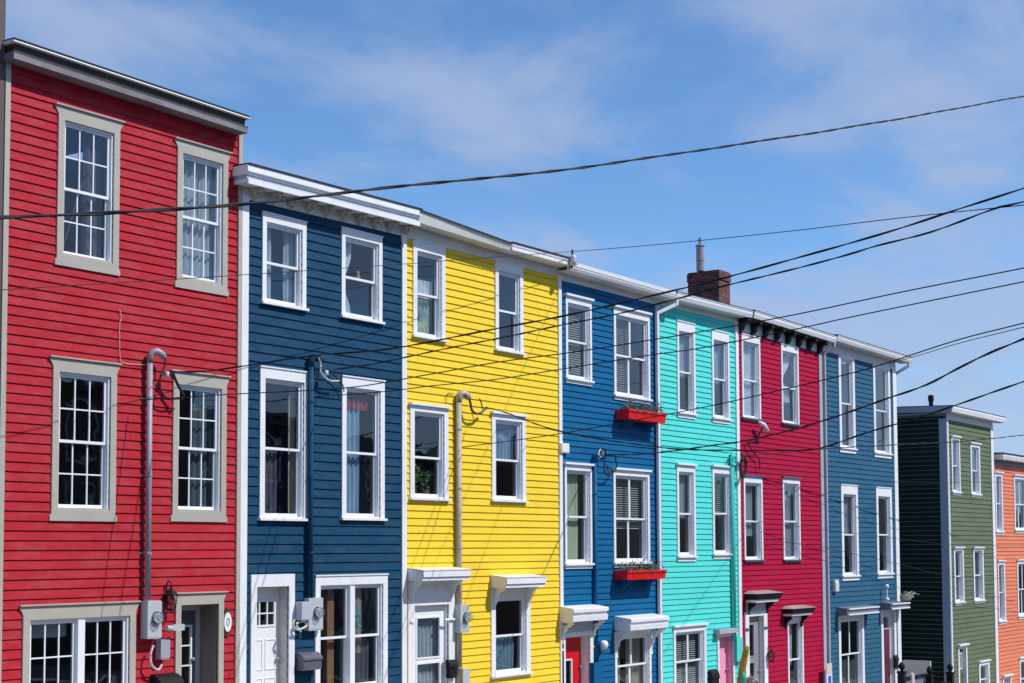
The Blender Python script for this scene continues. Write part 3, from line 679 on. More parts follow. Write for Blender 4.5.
for i in range(n):
    x = XB['b1b']+.12+i*(XB['b1e']-XB['b1b']-.05)/(n-1); z = za-.302+(zb-za)*(x-xa)/(xb-xa)
    o = [(0, 0), (-.25, 0), (-.27, -.03), (-.25, -.07), (-.20, -.08), (-.17, -.055), (-.15, -.05), (-.13, -.08), (-.135, -.12), (-.10, -.15), (-.07, -.145), (-.05, -.17), (-.036, -.20), (0, -.20)]
    b = MB().px(o, x-.04, x+.04, z).px([(-.10, -.001), (-.20, -.001), (-.19, -.05), (-.12, -.11), (-.036, -.16), (-.036, -.001)], x-.085, x-.041, z).px([(-.10, -.001), (-.20, -.001), (-.19, -.05), (-.12, -.11), (-.036, -.16), (-.036, -.001)], x+.041, x+.085, z)
    b.lathe((x-.041, -.215, z-.045), [(.028, -.012), (.028, 0)], 'x', 10); b.build('corbel', CORBEL, navy)
    for sx in (-.063, .056): pass

# ================================================================== YELLOW
w = [WD('ye', 0, .12, .10, .06), WD('ye', 1, .12, .10, .06), WD('ye', 2, .13, .17, .06, head='cap', mid=.47), WD('ye', 3, .13, .17, .06, head='cap'), WD('ye', 5, .15, .16, .08)]
w[4]['r'] = (25.586, 27.014, -1.13, .746)
for q in (0, 1): r_ = w[q]['r']; w[q]['hh'] += 7.87-r_[3]; w[q]['r'] = (r_[0], r_[1], r_[2], 7.87)
dy = WD('ye', 4, .20, .12, 0); dy['r'] = (22.84, 24.333, gz(23.5)+.1, .63)
yel = house('row_house', 'bright yellow row house with white trim, third from the left', XB['ye0'], XB['yee'], XB['ye0']+.004, XB['b20']-.004, ST['ye'], PITCH['ye'], S_YE, w, [dy],
            floors=(5.2, 1.5), z1=8.2, boards=((XB['yee'], XB['b20']-.005, WHITE),))
door(yel, dy, WHITE, [(.14, .86, .52, .90, 1, 1, WHITE), (.14, .86, .12, .48, 1, 1, WHITE)], rec=.06)
for tp, bt in (('ye_top1', 'ye_bot1'), ('ye_top2', 'ye_bot2')):
    xa, xb, za, zb, d = extr(EV[tp]); ba, bb = EV[bt][0][1], EV[bt][1][1]
    if tp.endswith('1'):
        MB().add([(xa,-d,za),(xb,-d,zb),(xb,-d+.05,bb),(xa,-d+.05,ba),(xa,.03,za),(xb,.03,zb),(xb,.0,bb+.01),(xa,.0,ba+.01)],
                 [(0,1,2,3),(4,7,6,5),(0,4,5,1),(1,5,6,2),(2,6,7,3),(3,7,4,0)]).build('fascia', OFFWHITE, yel)
    else:
        MB().px([(-d, 0), (-d, -.055), (-d+.03, -.07), (-d+.01, -.085), (-d+.01, -.15), (0, -.15), (0, 0)], xa, xb, za, zb).build('fascia', WHITE, yel)
    roof_slab(yel, xa, xb, za, zb, d, .3)
MB().py([(XB['ye0']+.0, 7.86), (XB['b20']-.005, 7.855), (XB['b20']-.005, 8.07), (25.9, 8.06), (XB['ye0'], 8.13)], -.035, -.001).build('frieze_board', OFFWHITE, yel)
canopy(yel, CAN['yedoor'], 'slab'); canopy(yel, CAN['yewin'], 'slab')
MB().box(22.87, 24.31, -.052, -.0015, .631, 1.0).build('overdoor_panel', WHITE, yel)
MB().box(25.60, 27.0, -.047, -.0015, .747, .80).build('overwindow_panel', WHITE, yel)
for xx in (22.90, 24.20): MB().box(xx, xx+.1, -.075, -.0505, .18, .22).build('pilaster_moulding', WHITE, yel)

# ================================================================== COBALT
w = [WD('b2', 0, .08, .20, .12, head='cap'), WD('b2', 1, .09, .22, .12, head='cap', grid=(2, 1), mt=.07), WD('b2', 2, .08, .18, .12, head='cap'), WD('b2', 3, .09, .18, .12, head='cap', grid=(2, 1), mt=.07),
     WD('b2', 5, .09, .12, .08, grid=(2, 1), mt=.07)]
w[4]['r'] = (30.493, 32.17, -1.98, -.36)
dc = WD('b2', 4, .14, .10, 0); dc['r'] = (28.236, 29.541, gz(29)+.1, -.278)
cob = house('row_house', 'cobalt blue row house with red flower boxes and a red door, fourth from the left', XB['b20'], XB['b2c'], XB['b20'], XB['tq0']-.006, ST['b2'], PITCH['b2'], S_B2, w, [dc],
            floors=(4.9, .9), z1=8.05, boards=((XB['b2c'], XB['tq0']-.006, LILAC),))
door(cob, dc, D_RED, [(.24, .60, .25, .70, 1, 1, WHITE)], rec=.20, frame_mat=None)
fz0, fz1, gx0, gx1 = gutter(cob, EV['b2_top'], EV['b2_bot'], x0=28.18, x1=33.0)
frieze(cob, XB['b20'], XB['tq0']-.006, ST['b2'], fz0+.02, fz1+.02, OFFWHITE)
MB().px([(-.40, .012), (-.40, .08), (9, .9), (9, .7), (0, .03)], 28.2, 32.95, EV['b2_top'][0][1], EV['b2_top'][1][1]).build('roof', ROOFW, cob)
canopy(cob, CAN['b2door'], 'cornice'); canopy(cob, CAN['b2win'], 'cornice')
MB().box(28.26, 29.53, -.052, -.0015, -.277, -.02).build('overdoor_panel', BLUEGREY, cob)
downspout(cob, [(33.1, -.33, 7.98), (33.1, -.33, 7.84), (32.52, -.09, 7.56), (32.52, -.09, gz(32)+.2)])

# ================================================================== TURQUOISE
w = [WD('tq', 0, .09, .26, .14), WD('tq', 1, .09, .26, .14), WD('tq', 2, .09, .22, .14, head='cap'), WD('tq', 3, .09, .22, .14, head='cap'), WD('tq', 4, .10, .19, .08, head='cap', grid=(2, 1), mt=.07)]
w[4]['r'] = (33.288, 34.974, -2.1, -.318)
dt = WD('tq', 5, .09, .10, 0, head='cap'); dt['r'] = (35.596, 36.552, gz(36)+.1, -.634)
tur = house('row_house', 'turquoise row house with a pink door, fifth from the left', XB['tq0'], XB['tqe'], XB['tq0'], XB['cr0'], ST['tq'], PITCH['tq'], S_TQ, w, [dt],
            floors=(4.8, .9), z1=8.15, boards=((XB['tqe'], XB['cr0'], WHITE),))
door(tur, dt, D_PINK, [(.06, .40, .42, .78, 1, 1, LILAC)], rec=.14, jamb=D_PINK)
fz0, fz1, gx0, gx1 = gutter(tur, EV['tq_top'], EV['tq_bot'], x0=33.01, x1=37.2)
frieze(tur, XB['tq0'], XB['cr0'], ST['tq'], fz0+.02, fz1+.02, OFFWHITE)
roof_slab(tur, 33.0, 37.2, EV['tq_top'][0][1], EV['tq_top'][1][1], .40, .25)
canopy(tur, CAN['tqdoor'], 'thin', LILAC)
x0, x1, z0, z1, y = FX['chim']
ch = MB().box(x0, x1, y, y+1.02, 7.9, z1-.28).box(x0-.02, x1+.03, y-.03, y+1.04, z1-.28, z1-.04).box(x0, x1, y, y+1.02, z1-.04, z1).build('chimney', BRICK, None)
# ================================================================== CRIMSON
w = [WD('cr', 0, .08, .20, .09, smat=DKGREY), WD('cr', 1, .08, .20, .09, smat=DKGREY), WD('cr', 2, .08, .22, .09, head='darkcap', smat=DKGREY), WD('cr', 3, .08, .20, .09, head='darkcap', smat=DKGREY), WD('cr', 5, .08, .12, .06, mid=.46)]
w[4]['r'] = (39.841, 40.877, -2.62, -.379)
dcr = WD('cr', 4, .22, .12, 0); dcr['r'] = (37.199, 38.535, gz(38)+.1, -.131)
cri = house('row_house', 'crimson row house with black bracketed eaves and black hoods, sixth from the left', XB['cr0'], XB['cre'], XB['cr0']+.004, XB['b30']-.004, ST['cr'], PITCH['cr'], S_CR, w, [dcr],
            floors=(4.7, .8), z1=8.1, boards=((XB['cre'], XB['b30']-.005, LILAC),))
door(cri, dcr, D_GREY, [(.08, .62, .56, .92, 1, 1, D_GREY), (.08, .62, .08, .50, 1, 1, D_GREY)], rec=.10)
fz0, fz1, gx0, gx1 = gutter(cri, EV['cr_top'], EV['cr_bot'], x0=37.3, x1=42.8)
roof_slab(cri, 37.25, 42.85, EV['cr_top'][0][1], EV['cr_top'][1][1], .40, .25)
frieze(cri, XB['cr0']+.004, XB['b30']-.005, ST['cr'], fz0+.02, fz1+.02, OFFWHITE)
n = 8
for i in range(n):
    x = XB['cr0']+.12+i*(XB['cre']-XB['cr0']-.15)/(n-1); z = fz0+(fz1-fz0)*(x-gx0)/(gx1-gx0)-.002
    MB().px([(-.036, 0), (-.33, 0), (-.34, -.10), (-.27, -.15), (-.20, -.14), (-.16, -.19), (-.15, -.27), (-.10, -.34), (-.036, -.38)], x-.09, x+.09, z).build('eave_bracket', BLACK, cri)
xa_, xb_ = XB['cr0']+.03, XB['cre']-.02
MB().px([(-.036, -.001), (-.30, -.001), (-.30, -.05), (-.036, -.06)], xa_, xb_, fz0+(fz1-fz0)*(xa_-gx0)/(gx1-gx0)-.003, fz0+(fz1-fz0)*(xb_-gx0)/(gx1-gx0)-.003).build('bed_moulding', BLACK, cri)
canopy(cri, CAN['crdoor'], 'hip'); canopy(cri, CAN['crwin'], 'hip')
MB().box(37.3, 38.45, -.052, -.0015, -.13, .13).build('overdoor_panel', BLUEGREY, cri)
MB().box(39.9, 40.83, -.05, -.0015, -.378, -.325).build('overwindow_panel', BLUEGREY, cri)
for xx in (37.21, 38.33): MB().box(xx, xx+.2, -.085, -.0505, -.62, -.57).build('pilaster_moulding', DKGREY, cri)
downspout(cri, [(42.75, -.33, 7.9), (42.75, -.33, 7.78), (42.55, -.09, 7.55), (42.55, -.09, gz(42)+.2)], LILAC)

# ================================================================== SLATE BLUE
w = [WD('b3', 0, .16, .10, .16), WD('b3', 1, .16, .10, .16), WD('b3', 2, .16, .30, .16), WD('b3', 3, .16, .30, .16), WD('b3', 4, .16, .14, .08, grid=(2, 1), mt=.06)]
w[0]['r'] = (w[0]['r'][0], w[0]['r'][1], w[0]['r'][2], 7.67); w[1]['r'] = (w[1]['r'][0], 47.9, w[1]['r'][2], 7.65)
w[4]['r'] = (43.403, 45.349, -2.85, -.46)
db = WD('b3', 5, .18, .10, 0); db['r'] = (46.75, 48.025, gz(47)+.1, -.39)
sla = house('row_house', 'slate blue row house at the right end of the terrace before the gap', XB['b30'], XB['b3e'], XB['b30'], XB['b31']-.02, ST['b3'], PITCH['b3'], S_B3, w, [db],
            floors=(4.3, .4), z1=8.05, sides=(0, 1), boards=((XB['b3e'], XB['b31'], WHITE),))
door(sla, db, D_MAROON, [], rec=.10, transom=.45, frame_mat=WHITE)
fz0, fz1, gx0, gx1 = gutter(sla, EV['b3_top'], EV['b3_bot'], x0=42.87, x1=49.0)
roof_slab(sla, 42.85, 49.0, EV['b3_top'][0][1], EV['b3_top'][1][1], .40, .25)
frieze(sla, XB['b30'], XB['b31'], ST['b3'], fz0+.02, fz1+.02, OFFWHITE)
MB().box(XB['b31']+.03, 49.0, -.30, 9, 7.96, 7.99).build('side_soffit', OFFWHITE, sla)
canopy(sla, CAN['b3win'], 'striped'); canopy(sla, (46.75, 48.35, -.376, -.182, .43), 'striped')
downspout(sla, [(48.9, -.33, 7.93), (48.9, -.3, 7.78), (48.63, .08, 7.5), (48.63, .08, 7.2)], WHITE)

# ================================================================== GREEN
w = [WD('gr', 0, .10, .14, .12, head='cap'), WD('gr', 1, .12, .18, .12, head='cap'), WD('gr', 2, .12, .14, .12, head='cap'), WD('gr', 3, .13, .14, .12, head='cap'), WD('gr', 5, .14, .18, .1, head='cap')]
w[4]['r'] = (56.088, 57.264, -4.0, -2.631)
dg = WD('gr', 4, .12, .14, 0, head='cap'); dg['r'] = (53.867, 54.819, gz(54)+.1, -1.924)
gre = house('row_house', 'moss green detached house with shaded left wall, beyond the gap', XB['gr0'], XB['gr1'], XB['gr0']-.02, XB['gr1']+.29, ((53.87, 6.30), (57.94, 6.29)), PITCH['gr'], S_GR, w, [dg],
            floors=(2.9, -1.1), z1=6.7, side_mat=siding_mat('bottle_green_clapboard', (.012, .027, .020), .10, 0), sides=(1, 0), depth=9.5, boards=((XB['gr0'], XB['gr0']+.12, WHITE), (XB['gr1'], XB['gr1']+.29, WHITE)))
door(gre, dg, S_GR, [(.15, .85, .62, .92, 3, 1, WHITE)], rec=.08, panels=[(.12, .46, .1, .5), (.54, .88, .1, .5)])
MB().box(XB['gr0']-.07, XB['gr0']-.036, -.05, .24, gz(53)-.3, 6.30).build('corner_board', BLUEGREY, gre)  # side of the white corner board, its shade painted in as blue grey
za, zb = EV['gr_top'][0][1], EV['gr_top'][1][1]
MB().px([(-.35, 0), (-.36, -.05), (-.33, -.20), (.0, -.20), (0, 0)], 53.0, 58.95, za, zb).build('fascia', WHITE, gre)
MB().add([(52.93, -.34, za-.0), (53.0, -.34, za), (53.0, 9.6, za+.30), (52.93, 9.6, za+.30), (52.93, -.34, za-.21), (53.0, -.34, za-.21), (53.0, 9.6, za+.07), (52.93, 9.6, za+.07)],
         [(0,1,2,3),(4,7,6,5),(0,4,5,1),(1,5,6,2),(2,6,7,3),(3,7,4,0)]).build('rake_board', BLUEGREY, gre)
MB().box(53.0, XB['gr0']-.03, -.3, 9.5, za-.235, za-.205).build('side_soffit', OFFWHITE, gre)
MB().px([(-.001, .0), (-.001, -.25), (-.035, -.25), (-.035, 0)], XB['gr0'], XB['gr1']+.29, za-.202, zb-.202).build('frieze_board', OFFWHITE, gre)
MB().px([(-.36, .003), (-.36, .03), (9.6, .35), (9.6, .31)], 52.95, 58.95, za, zb).build('roof', ROOF, gre)
x0, x1, z0, z1, y = FX['gpipe']
MB().lathe(((x0+x1)/2, y, z0-.8), [(.09, 0), (.09, z1-z0+.55), (.12, z1-z0+.55), (.12, z1-z0+.75), (.09, z1-z0+.8)], 'z', 12).build('chimney_flue', BLACK, gre, False)

# ================================================================== ORANGE
w = [WD('or', 0, .12, .18, .14, head='cap'), WD('or', 1, .14, .18, .14, head='cap', grid=(2, 1), mt=.07), WD('or', 2, .12, .18, .14, head='cap'), WD('or', 3, .14, .18, .14, head='cap', grid=(2, 1), mt=.07),
     WD('or', 5, .14, .18, .1, head='cap')]
w[4]['r'] = (60.889, 62.578, -4.5, -2.781)
do = WD('or', 4, .12, .14, 0, head='cap'); do['r'] = (58.786, 59.82, gz(59)+.0, -3.38)
ora = house('row_house', 'orange row house at the right edge of the photo, beside the green one', XB['gr1']+.31, 64.4, XB['gr1']+.3, 64.5, ST['orr'], .15, S_OR, w, [do],
            floors=(1.9, -1.6), z1=5.25, boards=())
door(ora, do, S_OR, [(.15, .85, .62, .92, 3, 1, WHITE)], rec=.08)
za, zb = EV['or_top'][0][1], EV['or_top'][1][1]
MB().px([(-.35, 0), (-.36, -.06), (-.33, -.20), (0, -.20), (0, 0)], 58.5, 64.6, za, za).build('fascia', OFFWHITE, ora)
MB().px([(-.001, .0), (-.001, -.20), (-.035, -.20), (-.035, 0)], 58.44, 64.5, za-.202, za-.202).build('frieze_board', DKGREY, ora)
MB().px([(-.37, .003), (-.37, .06), (9, .3), (9, .24)], 58.5, 64.6, za, za).build('roof', ROOF, ora)

# ================================================================== BROWN NEIGHBOUR (left edge)
bro = house('row_house', 'tall brown house only just in view at the left edge', 8.6, 13.28, 8.5, 13.42, ((8.5, 11.6), (13.5, 11.6)), .15, S_BR, [], [], floors=(), z1=12.0, sides=(0, 1),
            boards=((13.27, 13.43, paint('dark_trim', (.10, .07, .07), .6, .1)),))
MB().box(8.4, 13.6, -.35, 9, 11.9, 12.05).build('roof', ROOF, bro)

# chimney: belongs to the turquoise house
ch.parent = tur; ch.location = Vector(ORG[ch.name])-Vector(ORG[tur.name]); 
x0, x1, z0, z1, y = FX['flue']; cx = (x0+x1)/2-.12
MB().lathe((cx, 1.72, 9.66), [(.115, 0), (.115, .30), (.125, .305), (.125, .33), (.115, .335), (.115, .72), (.135, .725), (.135, .76), (.05, .80), (.05, .98)], 'z', 16).build('chimney_flue', GALV, tur)

# ================================================================== curtains, blinds and things behind the glass
def gin(k, i, **kw):
    r = WIN[k][i]; return r
def cw(k, i, u0, u1, v0, v1, mat, label, **kw):
    x0, x1, z0, z1 = WIN[k][i]; x0 += .14; x1 -= .14; z0 += .12; z1 -= .22
    return curtain(x0+(x1-x0)*u0, x0+(x1-x0)*u1, z0+(z1-z0)*v0, z0+(z1-z0)*v1, mat, label, **kw)
cw('red', 1, -.05, 1.1, .02, 1.05, CURT_G, 'pale grey curtain filling the upper right window of the red house')
cw('red', 0, .55, 1.1, -.02, 1.05, paint('charcoal_cloth', (.10, .10, .11), .9, .2), 'charcoal curtain in the upper left window of the red house')
cw('red', 3, .5, 1.1, -.02, 1.05, paint('slate_cloth', (.13, .15, .17), .9, .2), 'slate curtain in the middle right window of the red house')
cw('b1', 0, -.05, .38, -.02, 1.05, CURT_G, 'grey curtain at the left side of the upper left window of the navy house')
cw('b1', 0, .72, 1.1, -.02, 1.05, CURT_G, 'grey curtain at the right side of the upper left window of the navy house')
cw('b1', 1, -.05, .42, -.02, 1.05, CURT_W, 'white tied curtain in the upper right window of the navy house', gather=-1)
cw('b1', 2, .82, 1.12, -.02, 1.05, CURT_T, 'tan curtain edge in the tall middle left window of the navy house')
cw('b1', 3, -.05, .60, .0, .96, CURT_B, 'pale blue curtain in the tall middle right window of the navy house')
cw('b1', 3, .0, .85, .84, 1.02, paint('dark_red_cloth', (.42, .05, .04), .9, .2), 'dark red valance across the top of the tall middle right window', y=.15)
cw('b1', 5, .70, .82, .35, 1.1, CURT_T, 'narrow brown curtain at the right side of the ground floor window of the navy house')
cw('ye', 0, .0, .95, .50, .74, CURT_W, 'white lace valance in the upper left window of the yellow house')
cw('ye', 0, .05, .8, .02, .48, CURT_Y, 'pale gathered curtain in the lower sash of the upper left yellow house window', gather=1)
cw('ye', 3, .1, .95, .52, 1.05, CURT_B, 'blue curtain in the middle right window of the yellow house')
cw('ye', 5, .05, .9, -.0, .52, CURT_P, 'patterned blue curtain in the ground floor window of the yellow house')
cw('b2', 2, .02, .86, -.02, 1.06, CURT_Y, 'pale green roller curtain in the middle left window of the cobalt house', amp=.006)
cw('b2', 5, -.02, .38, -.02, 1.1, CURT_T, 'tan curtain at the left of the cobalt house ground floor window')
cw('b2', 5, .55, 1.02, -.02, 1.1, CURT_T, 'tan curtain at the right of the cobalt house ground floor window')
for i, lo in ((0, 'upper left'), (1, 'upper right'), (2, 'middle left'), (3, 'middle right')):
    if i < 3: cw('tq', i, .3 if i == 1 else 0, 1.05, .45, 1.06, CURT_G, f'grey net curtain in the {lo} window of the turquoise house')
    cw('cr', i, -.05, 1.05 if i < 2 else .95, -.02 if i in (0, 3) else .3, 1.06, CURT_W if i < 2 else CURT_G, f'sheer curtain in the {lo} window of the crimson house', gather=(-1 if i == 1 else 0))
cw('cr', 5, -.05, .9, .42, 1.1, CURT_W, 'white curtain in the ground floor window of the crimson house')
cw('b3', 2, -.05, 1.0, .5, 1.05, CURT_G, 'net curtain in the middle left window of the slate blue house')
cw('b3', 4, .0, .3, .3, 1.1, CURT_T, 'tan curtain at the left of the slate blue ground floor window')
for i, lo in ((0, 'upper left'), (1, 'upper right'), (2, 'middle left'), (3, 'middle right')):
    cw('gr', i, .35, 1.1, -.02, 1.06, CURT_G, f'grey curtain in the {lo} window of the green house')
    cw('or', i, -.05, .4, -.02, 1.06, CURT_G, f'grey curtain in the {lo} window of the orange house')
curtain(23.1, 24.15, -1.3, .5, CURT_G, 'grey curtain behind the glass of the yellow house door', y=.2)
cw('b1', 2, .15, .55, -.02, .5, paint('plum_grey_cloth', (.12, .11, .14), .9, .2), 'plum grey curtain low in the tall middle left window of the navy house')
cw('b1', 5, .55, .95, -.1, .48, paint('plum_cloth', (.14, .12, .16), .9, .2), 'plum curtain in the lower right pane of the navy house ground floor window')
def bl(k, i, v0, label, u0=0, u1=1, **kw):
    x0, x1, z0, z1 = WIN[k][i]; x0 += .14; x1 -= .14; z0 += .12; z1 -= .24
    blind(x0+(x1-x0)*u0, x0+(x1-x0)*u1, z0+(z1-z0)*v0, z1, label, **kw)
bl('b2', 0, .0, 'slatted blind in the upper left window of the cobalt house', mat=CURT_Y)
bl('b2', 1, .0, 'slatted blind in the double window above the upper flower box', u1=.6, mat=CURT_T)
bl('b2', 3, .40, 'half drawn slatted blind in the double window above the lower flower box')
bl('tq', 4, .0, 'slatted blind in the turquoise house ground floor window')
bl('tq', 3, .45, 'slatted blind in the middle right window of the turquoise house')
x0, x1, z0, z1 = WIN['red'][4]
tag(MB().box(x0+.2, x0+1.0, .2, .23, .30, .56).build('roller_blind', CURT_G), 'grey roller blind half lowered in the ground floor window of the red house', 'blind')
x0, x1, z0, z1 = WIN['b1'][5]
tag(MB().box(x0+.62, x0+.80, .2, .3, -1, 1.0).build('interior_post', WOODB), 'brown wooden post inside the left pane of the navy house ground floor window', 'post')
m = MB()
for k in range(5): m.tube([(x0+1.25+.09*math.cos(a*.7)+.05*k, .17, .62-.1*k+.07*math.sin(a*.7+k)) for a in range(9)], .012, 6, True)
tag(m.build('glass_ornament', paint('blue_green_glass', (.02, .45, .62), .2, .9, (12, 12, 12), 0)), 'tangled blue and green ornament hanging in the navy house ground floor window', 'ornament')
def plant(x, y, z, h, w, n, mat, label, name='potted_plant', pot=True, leafs=.05, seed=1):
    r = random.Random(seed); m = MB()
    for i in range(n):
        a = r.uniform(0, 2*math.pi); t = r.random()**.7; rr = w*(.3+.7*t)*r.random()**.5
        p = Vector((x+rr*math.cos(a), y+rr*.5*math.sin(a), z+h*t)); d = Vector((r.uniform(-1, 1), r.uniform(-1, 1), r.uniform(-.2, 1))).normalized()
        s = d.cross(Vector((r.uniform(-1, 1), r.uniform(-1, 1), .3))).normalized(); L = leafs*r.uniform(.7, 1.5)
        m.add([p, p+d*L*.5+s*L*.28, p+d*L, p+d*L*.5-s*L*.28], [(0, 1, 2, 3)])
    if pot:
        t = thing(name, (x, y, z-.12), label, 'plant'); m.build('foliage', mat, t)
        MB().lathe((x, y, z-.14), [(.05, 0), (.075, .14), (.08, .15)], 'z', 12).build('pot', WOODB, t); return t
    return tag(m.build(name, mat), label, 'plant')
x0, x1, z0, z1 = WIN['ye'][2]
MBs = MB().box(x0+.13, x1-.13, .14, .40, z0+.06, z0+.10)
tag(MBs.build('plant_shelf', WHITE), 'white shelf of potted plants inside the middle left window of the yellow house', 'shelf')
plant(x0+.45, .27, z0+.24, .5, .2, 160, LEAF, 'leafy potted plant in the middle left window of the yellow house', seed=2, leafs=.09)
plant(x0+.85, .27, z0+.24, .36, .17, 110, LEAF, 'small potted plant at the right of the middle left window of the yellow house', seed=3, leafs=.07)
tag(MB().lathe((WIN['b1'][1][0]+.72, .2, WIN['b1'][1][2]+.80), [(.03, 0), (.055, .04), (.05, .10), (.03, .13), (.04, .16), (.02, .22)], 'z', 10).build('figurine', paint('orange_glaze', (.55, .26, .12), .3, .1), smooth=True), 'small orange figurine on the sash of the upper right navy house window', 'figurine')

# ================================================================== flower boxes
for key, lo, sd in (('up', 'upper', 5), ('lo', 'lower', 9)):
    x0, x1, z0, z1, d = FB[key]; t = thing('flower_box', ((x0+x1)/2, -.2, z0), f'{lo} of the two scarlet wooden flower boxes on the cobalt house', 'flower box', 'red flower boxes on the cobalt house')
    e0, e1 = -.065, -d; m = MB()
    o0, o1 = .0, .05
    y0 = -.035
    m.add([(x0+.02,y0,z0),(x1-.02,y0,z0),(x1-.02,e1+.03,z0),(x0+.02,e1+.03,z0),(x0,y0,z1),(x1,y0,z1),(x1,e1,z1),(x0,e1,z1)],
          [(0,3,2,1),(0,1,5,4),(1,2,6,5),(2,3,7,6),(3,0,4,7)])
    m.build('trough', BOXRED, t); 
    m = MB(); m.ring(x0-.012, x1+.012, z1-.035, z1, .012, 0, .0)
    MB().box(x0+.03, x1-.03, e1+.03, y0-.03, z1-.06, z1-.03).build('soil', DARKWOOD, t)
    MB().box(x0-.01, x1+.01, e1-.014, e1-.002, z1-.05, z1+.004).build('rim', BOXRED, t)
    for q in (.2, .8): xx = x0+(x1-x0)*q; MB().px([(-.024, z0-.2), (-.024, z0), (-.36, z0), (-.36, z0-.03), (-.06, z0-.2)], xx-.015, xx+.015).build('bracket', S_B2, t)
    m = MB(); r = random.Random(sd)
    for i in range(900):
        u = r.random(); xx = x0+.05+(x1-x0-.1)*u; hump = .14+.09*math.sin(u*17+sd)+.06*math.sin(u*41)
        p = Vector((xx, y0-.05-r.random()*(d-.12), z1-.04+r.random()*max(.05, hump)*1.2)); dd = Vector((r.uniform(-1, 1), r.uniform(-1.2, .4), r.uniform(-.3, 1))).normalized(); s = dd.cross(Vector((.3, 1, .2))).normalized(); L = r.uniform(.035, .075)
        m.add([p, p+dd*L*.5+s*L*.25, p+dd*L, p+dd*L*.5-s*L*.25], [(0, 1, 2, 3)])
    for i in range(14):
        xx = x0+.08+(x1-x0-.16)*r.random(); p = Vector((xx, e1-.01, z1)); m.tube([p, p+Vector((.02, -.02, -.05)), p+Vector((.03, -.01, -.12*r.random()-.04))], .008, 4)
    tag(m.build('trailing_plant', LEAF_D), f'low grey green plants growing in the {lo} red flower box', 'plants')

# ================================================================== service masts, meters
def mast(x, y, zb, zt, r, mat, label, straps=3, name='service_mast', hook=1):
    t = thing(name, (x, y, zb), label, 'mast', 'electrical service masts on the fronts')
    pts = [(x, y, zb), (x, y, zt-.16)]
    MB().tube(pts, r, 12).build('pipe', mat, t, True)
    h = MB().tube([(x, y, zt-.18), (x, y, zt-.06), (x+.03, y-.02, zt), (x+.10, y-.05, zt+.02), (x+.19, y-.08, zt-.03), (x+.22, y-.09, zt-.09)], [r*1.08, r*1.15, r*1.2, r*1.25, r*1.3, r*1.05], 12); h.build('weatherhead', mat, t, True)
    for i in range(straps):
        z = zb+(zt-zb)*(i+.6)/(straps+.2); MB().lathe((x, y, z), [(r+.002, -.02), (r+.009, -.018), (r+.009, .018), (r+.002, .02)], 'z', 12).box(x-r-.05, x+r+.05, -.03, -.02, z-.018, z+.018).build('strap', mat, t)
    return t
def insulator(x, y, z, label):
    t = thing('cable_insulator', (x, 0, z), label, 'insulator', 'insulators holding the service drops')
    MB().tube([(x, -.02, z), (x, y+.05, z)], .014, 8).build('arm', GALV, t)
    MB().lathe((x, y, z-.05), [(.03, 0), (.05, .015), (.035, .04), (.05, .065), (.03, .09)], 'z', 12).build('spool', METERGLASS, t, True)
a = FX['mred']; mast(16.21, -.12, a[2], a[3], .048, GALV, 'grey galvanised service mast up the red house')
a = FX['mb1']; mast(20.0, -.10, a[2], a[3], .055, S_B1, 'navy painted service mast up the navy house')
a = FX['mye']; mast(24.40, -.10, gz(24)+.3, a[3], .06, paint('khaki_pipe_paint', (.40, .36, .30), .5, .15), 'khaki service mast up the yellow house', 5)
a = FX['mb2']; mast(29.60, -.08, a[2], a[3], .05, S_B2, 'cobalt painted service mast up the cobalt house')
a = FX['mtq']; t = thing('service_mast', (36.47, -.08, a[2]), 'turquoise painted service pipe at the right edge of the turquoise house', 'mast', 'electrical service masts on the fronts')
MB().tube([(36.47, -.08, a[2]), (36.47, -.08, a[3]-.1), (36.47, -.05, a[3])], .065, 12).build('pipe', S_TQ, t, True)
insulator(16.52, -.18, 4.52, 'insulator beside the mast of the red house')
insulator(20.30, -.2, 4.9, 'insulator beside the mast of the navy house')
def loop(pts, r, mat, label, name='service_cable', tail=None):
    # smooth the control points
    P = [Vector(p) for p in pts]; out = []
    for i in range(len(P)-1):
        p0, p1, p2, p3 = P[max(i-1, 0)], P[i], P[i+1], P[min(i+2, len(P)-1)]
        for k in range(6):
            t = k/6; out.append(.5*((2*p1)+(-p0+p2)*t+(2*p0-5*p1+4*p2-p3)*t*t+(-p0+3*p1-3*p2+p3)*t**3))
    out.append(P[-1]); return tag(MB().tube(out, r, 6).build(name, mat), label, 'cable')
Y = -.2
BROWNC = paint('brown_cable_jacket', (.10, .06, .035), .6, .2)
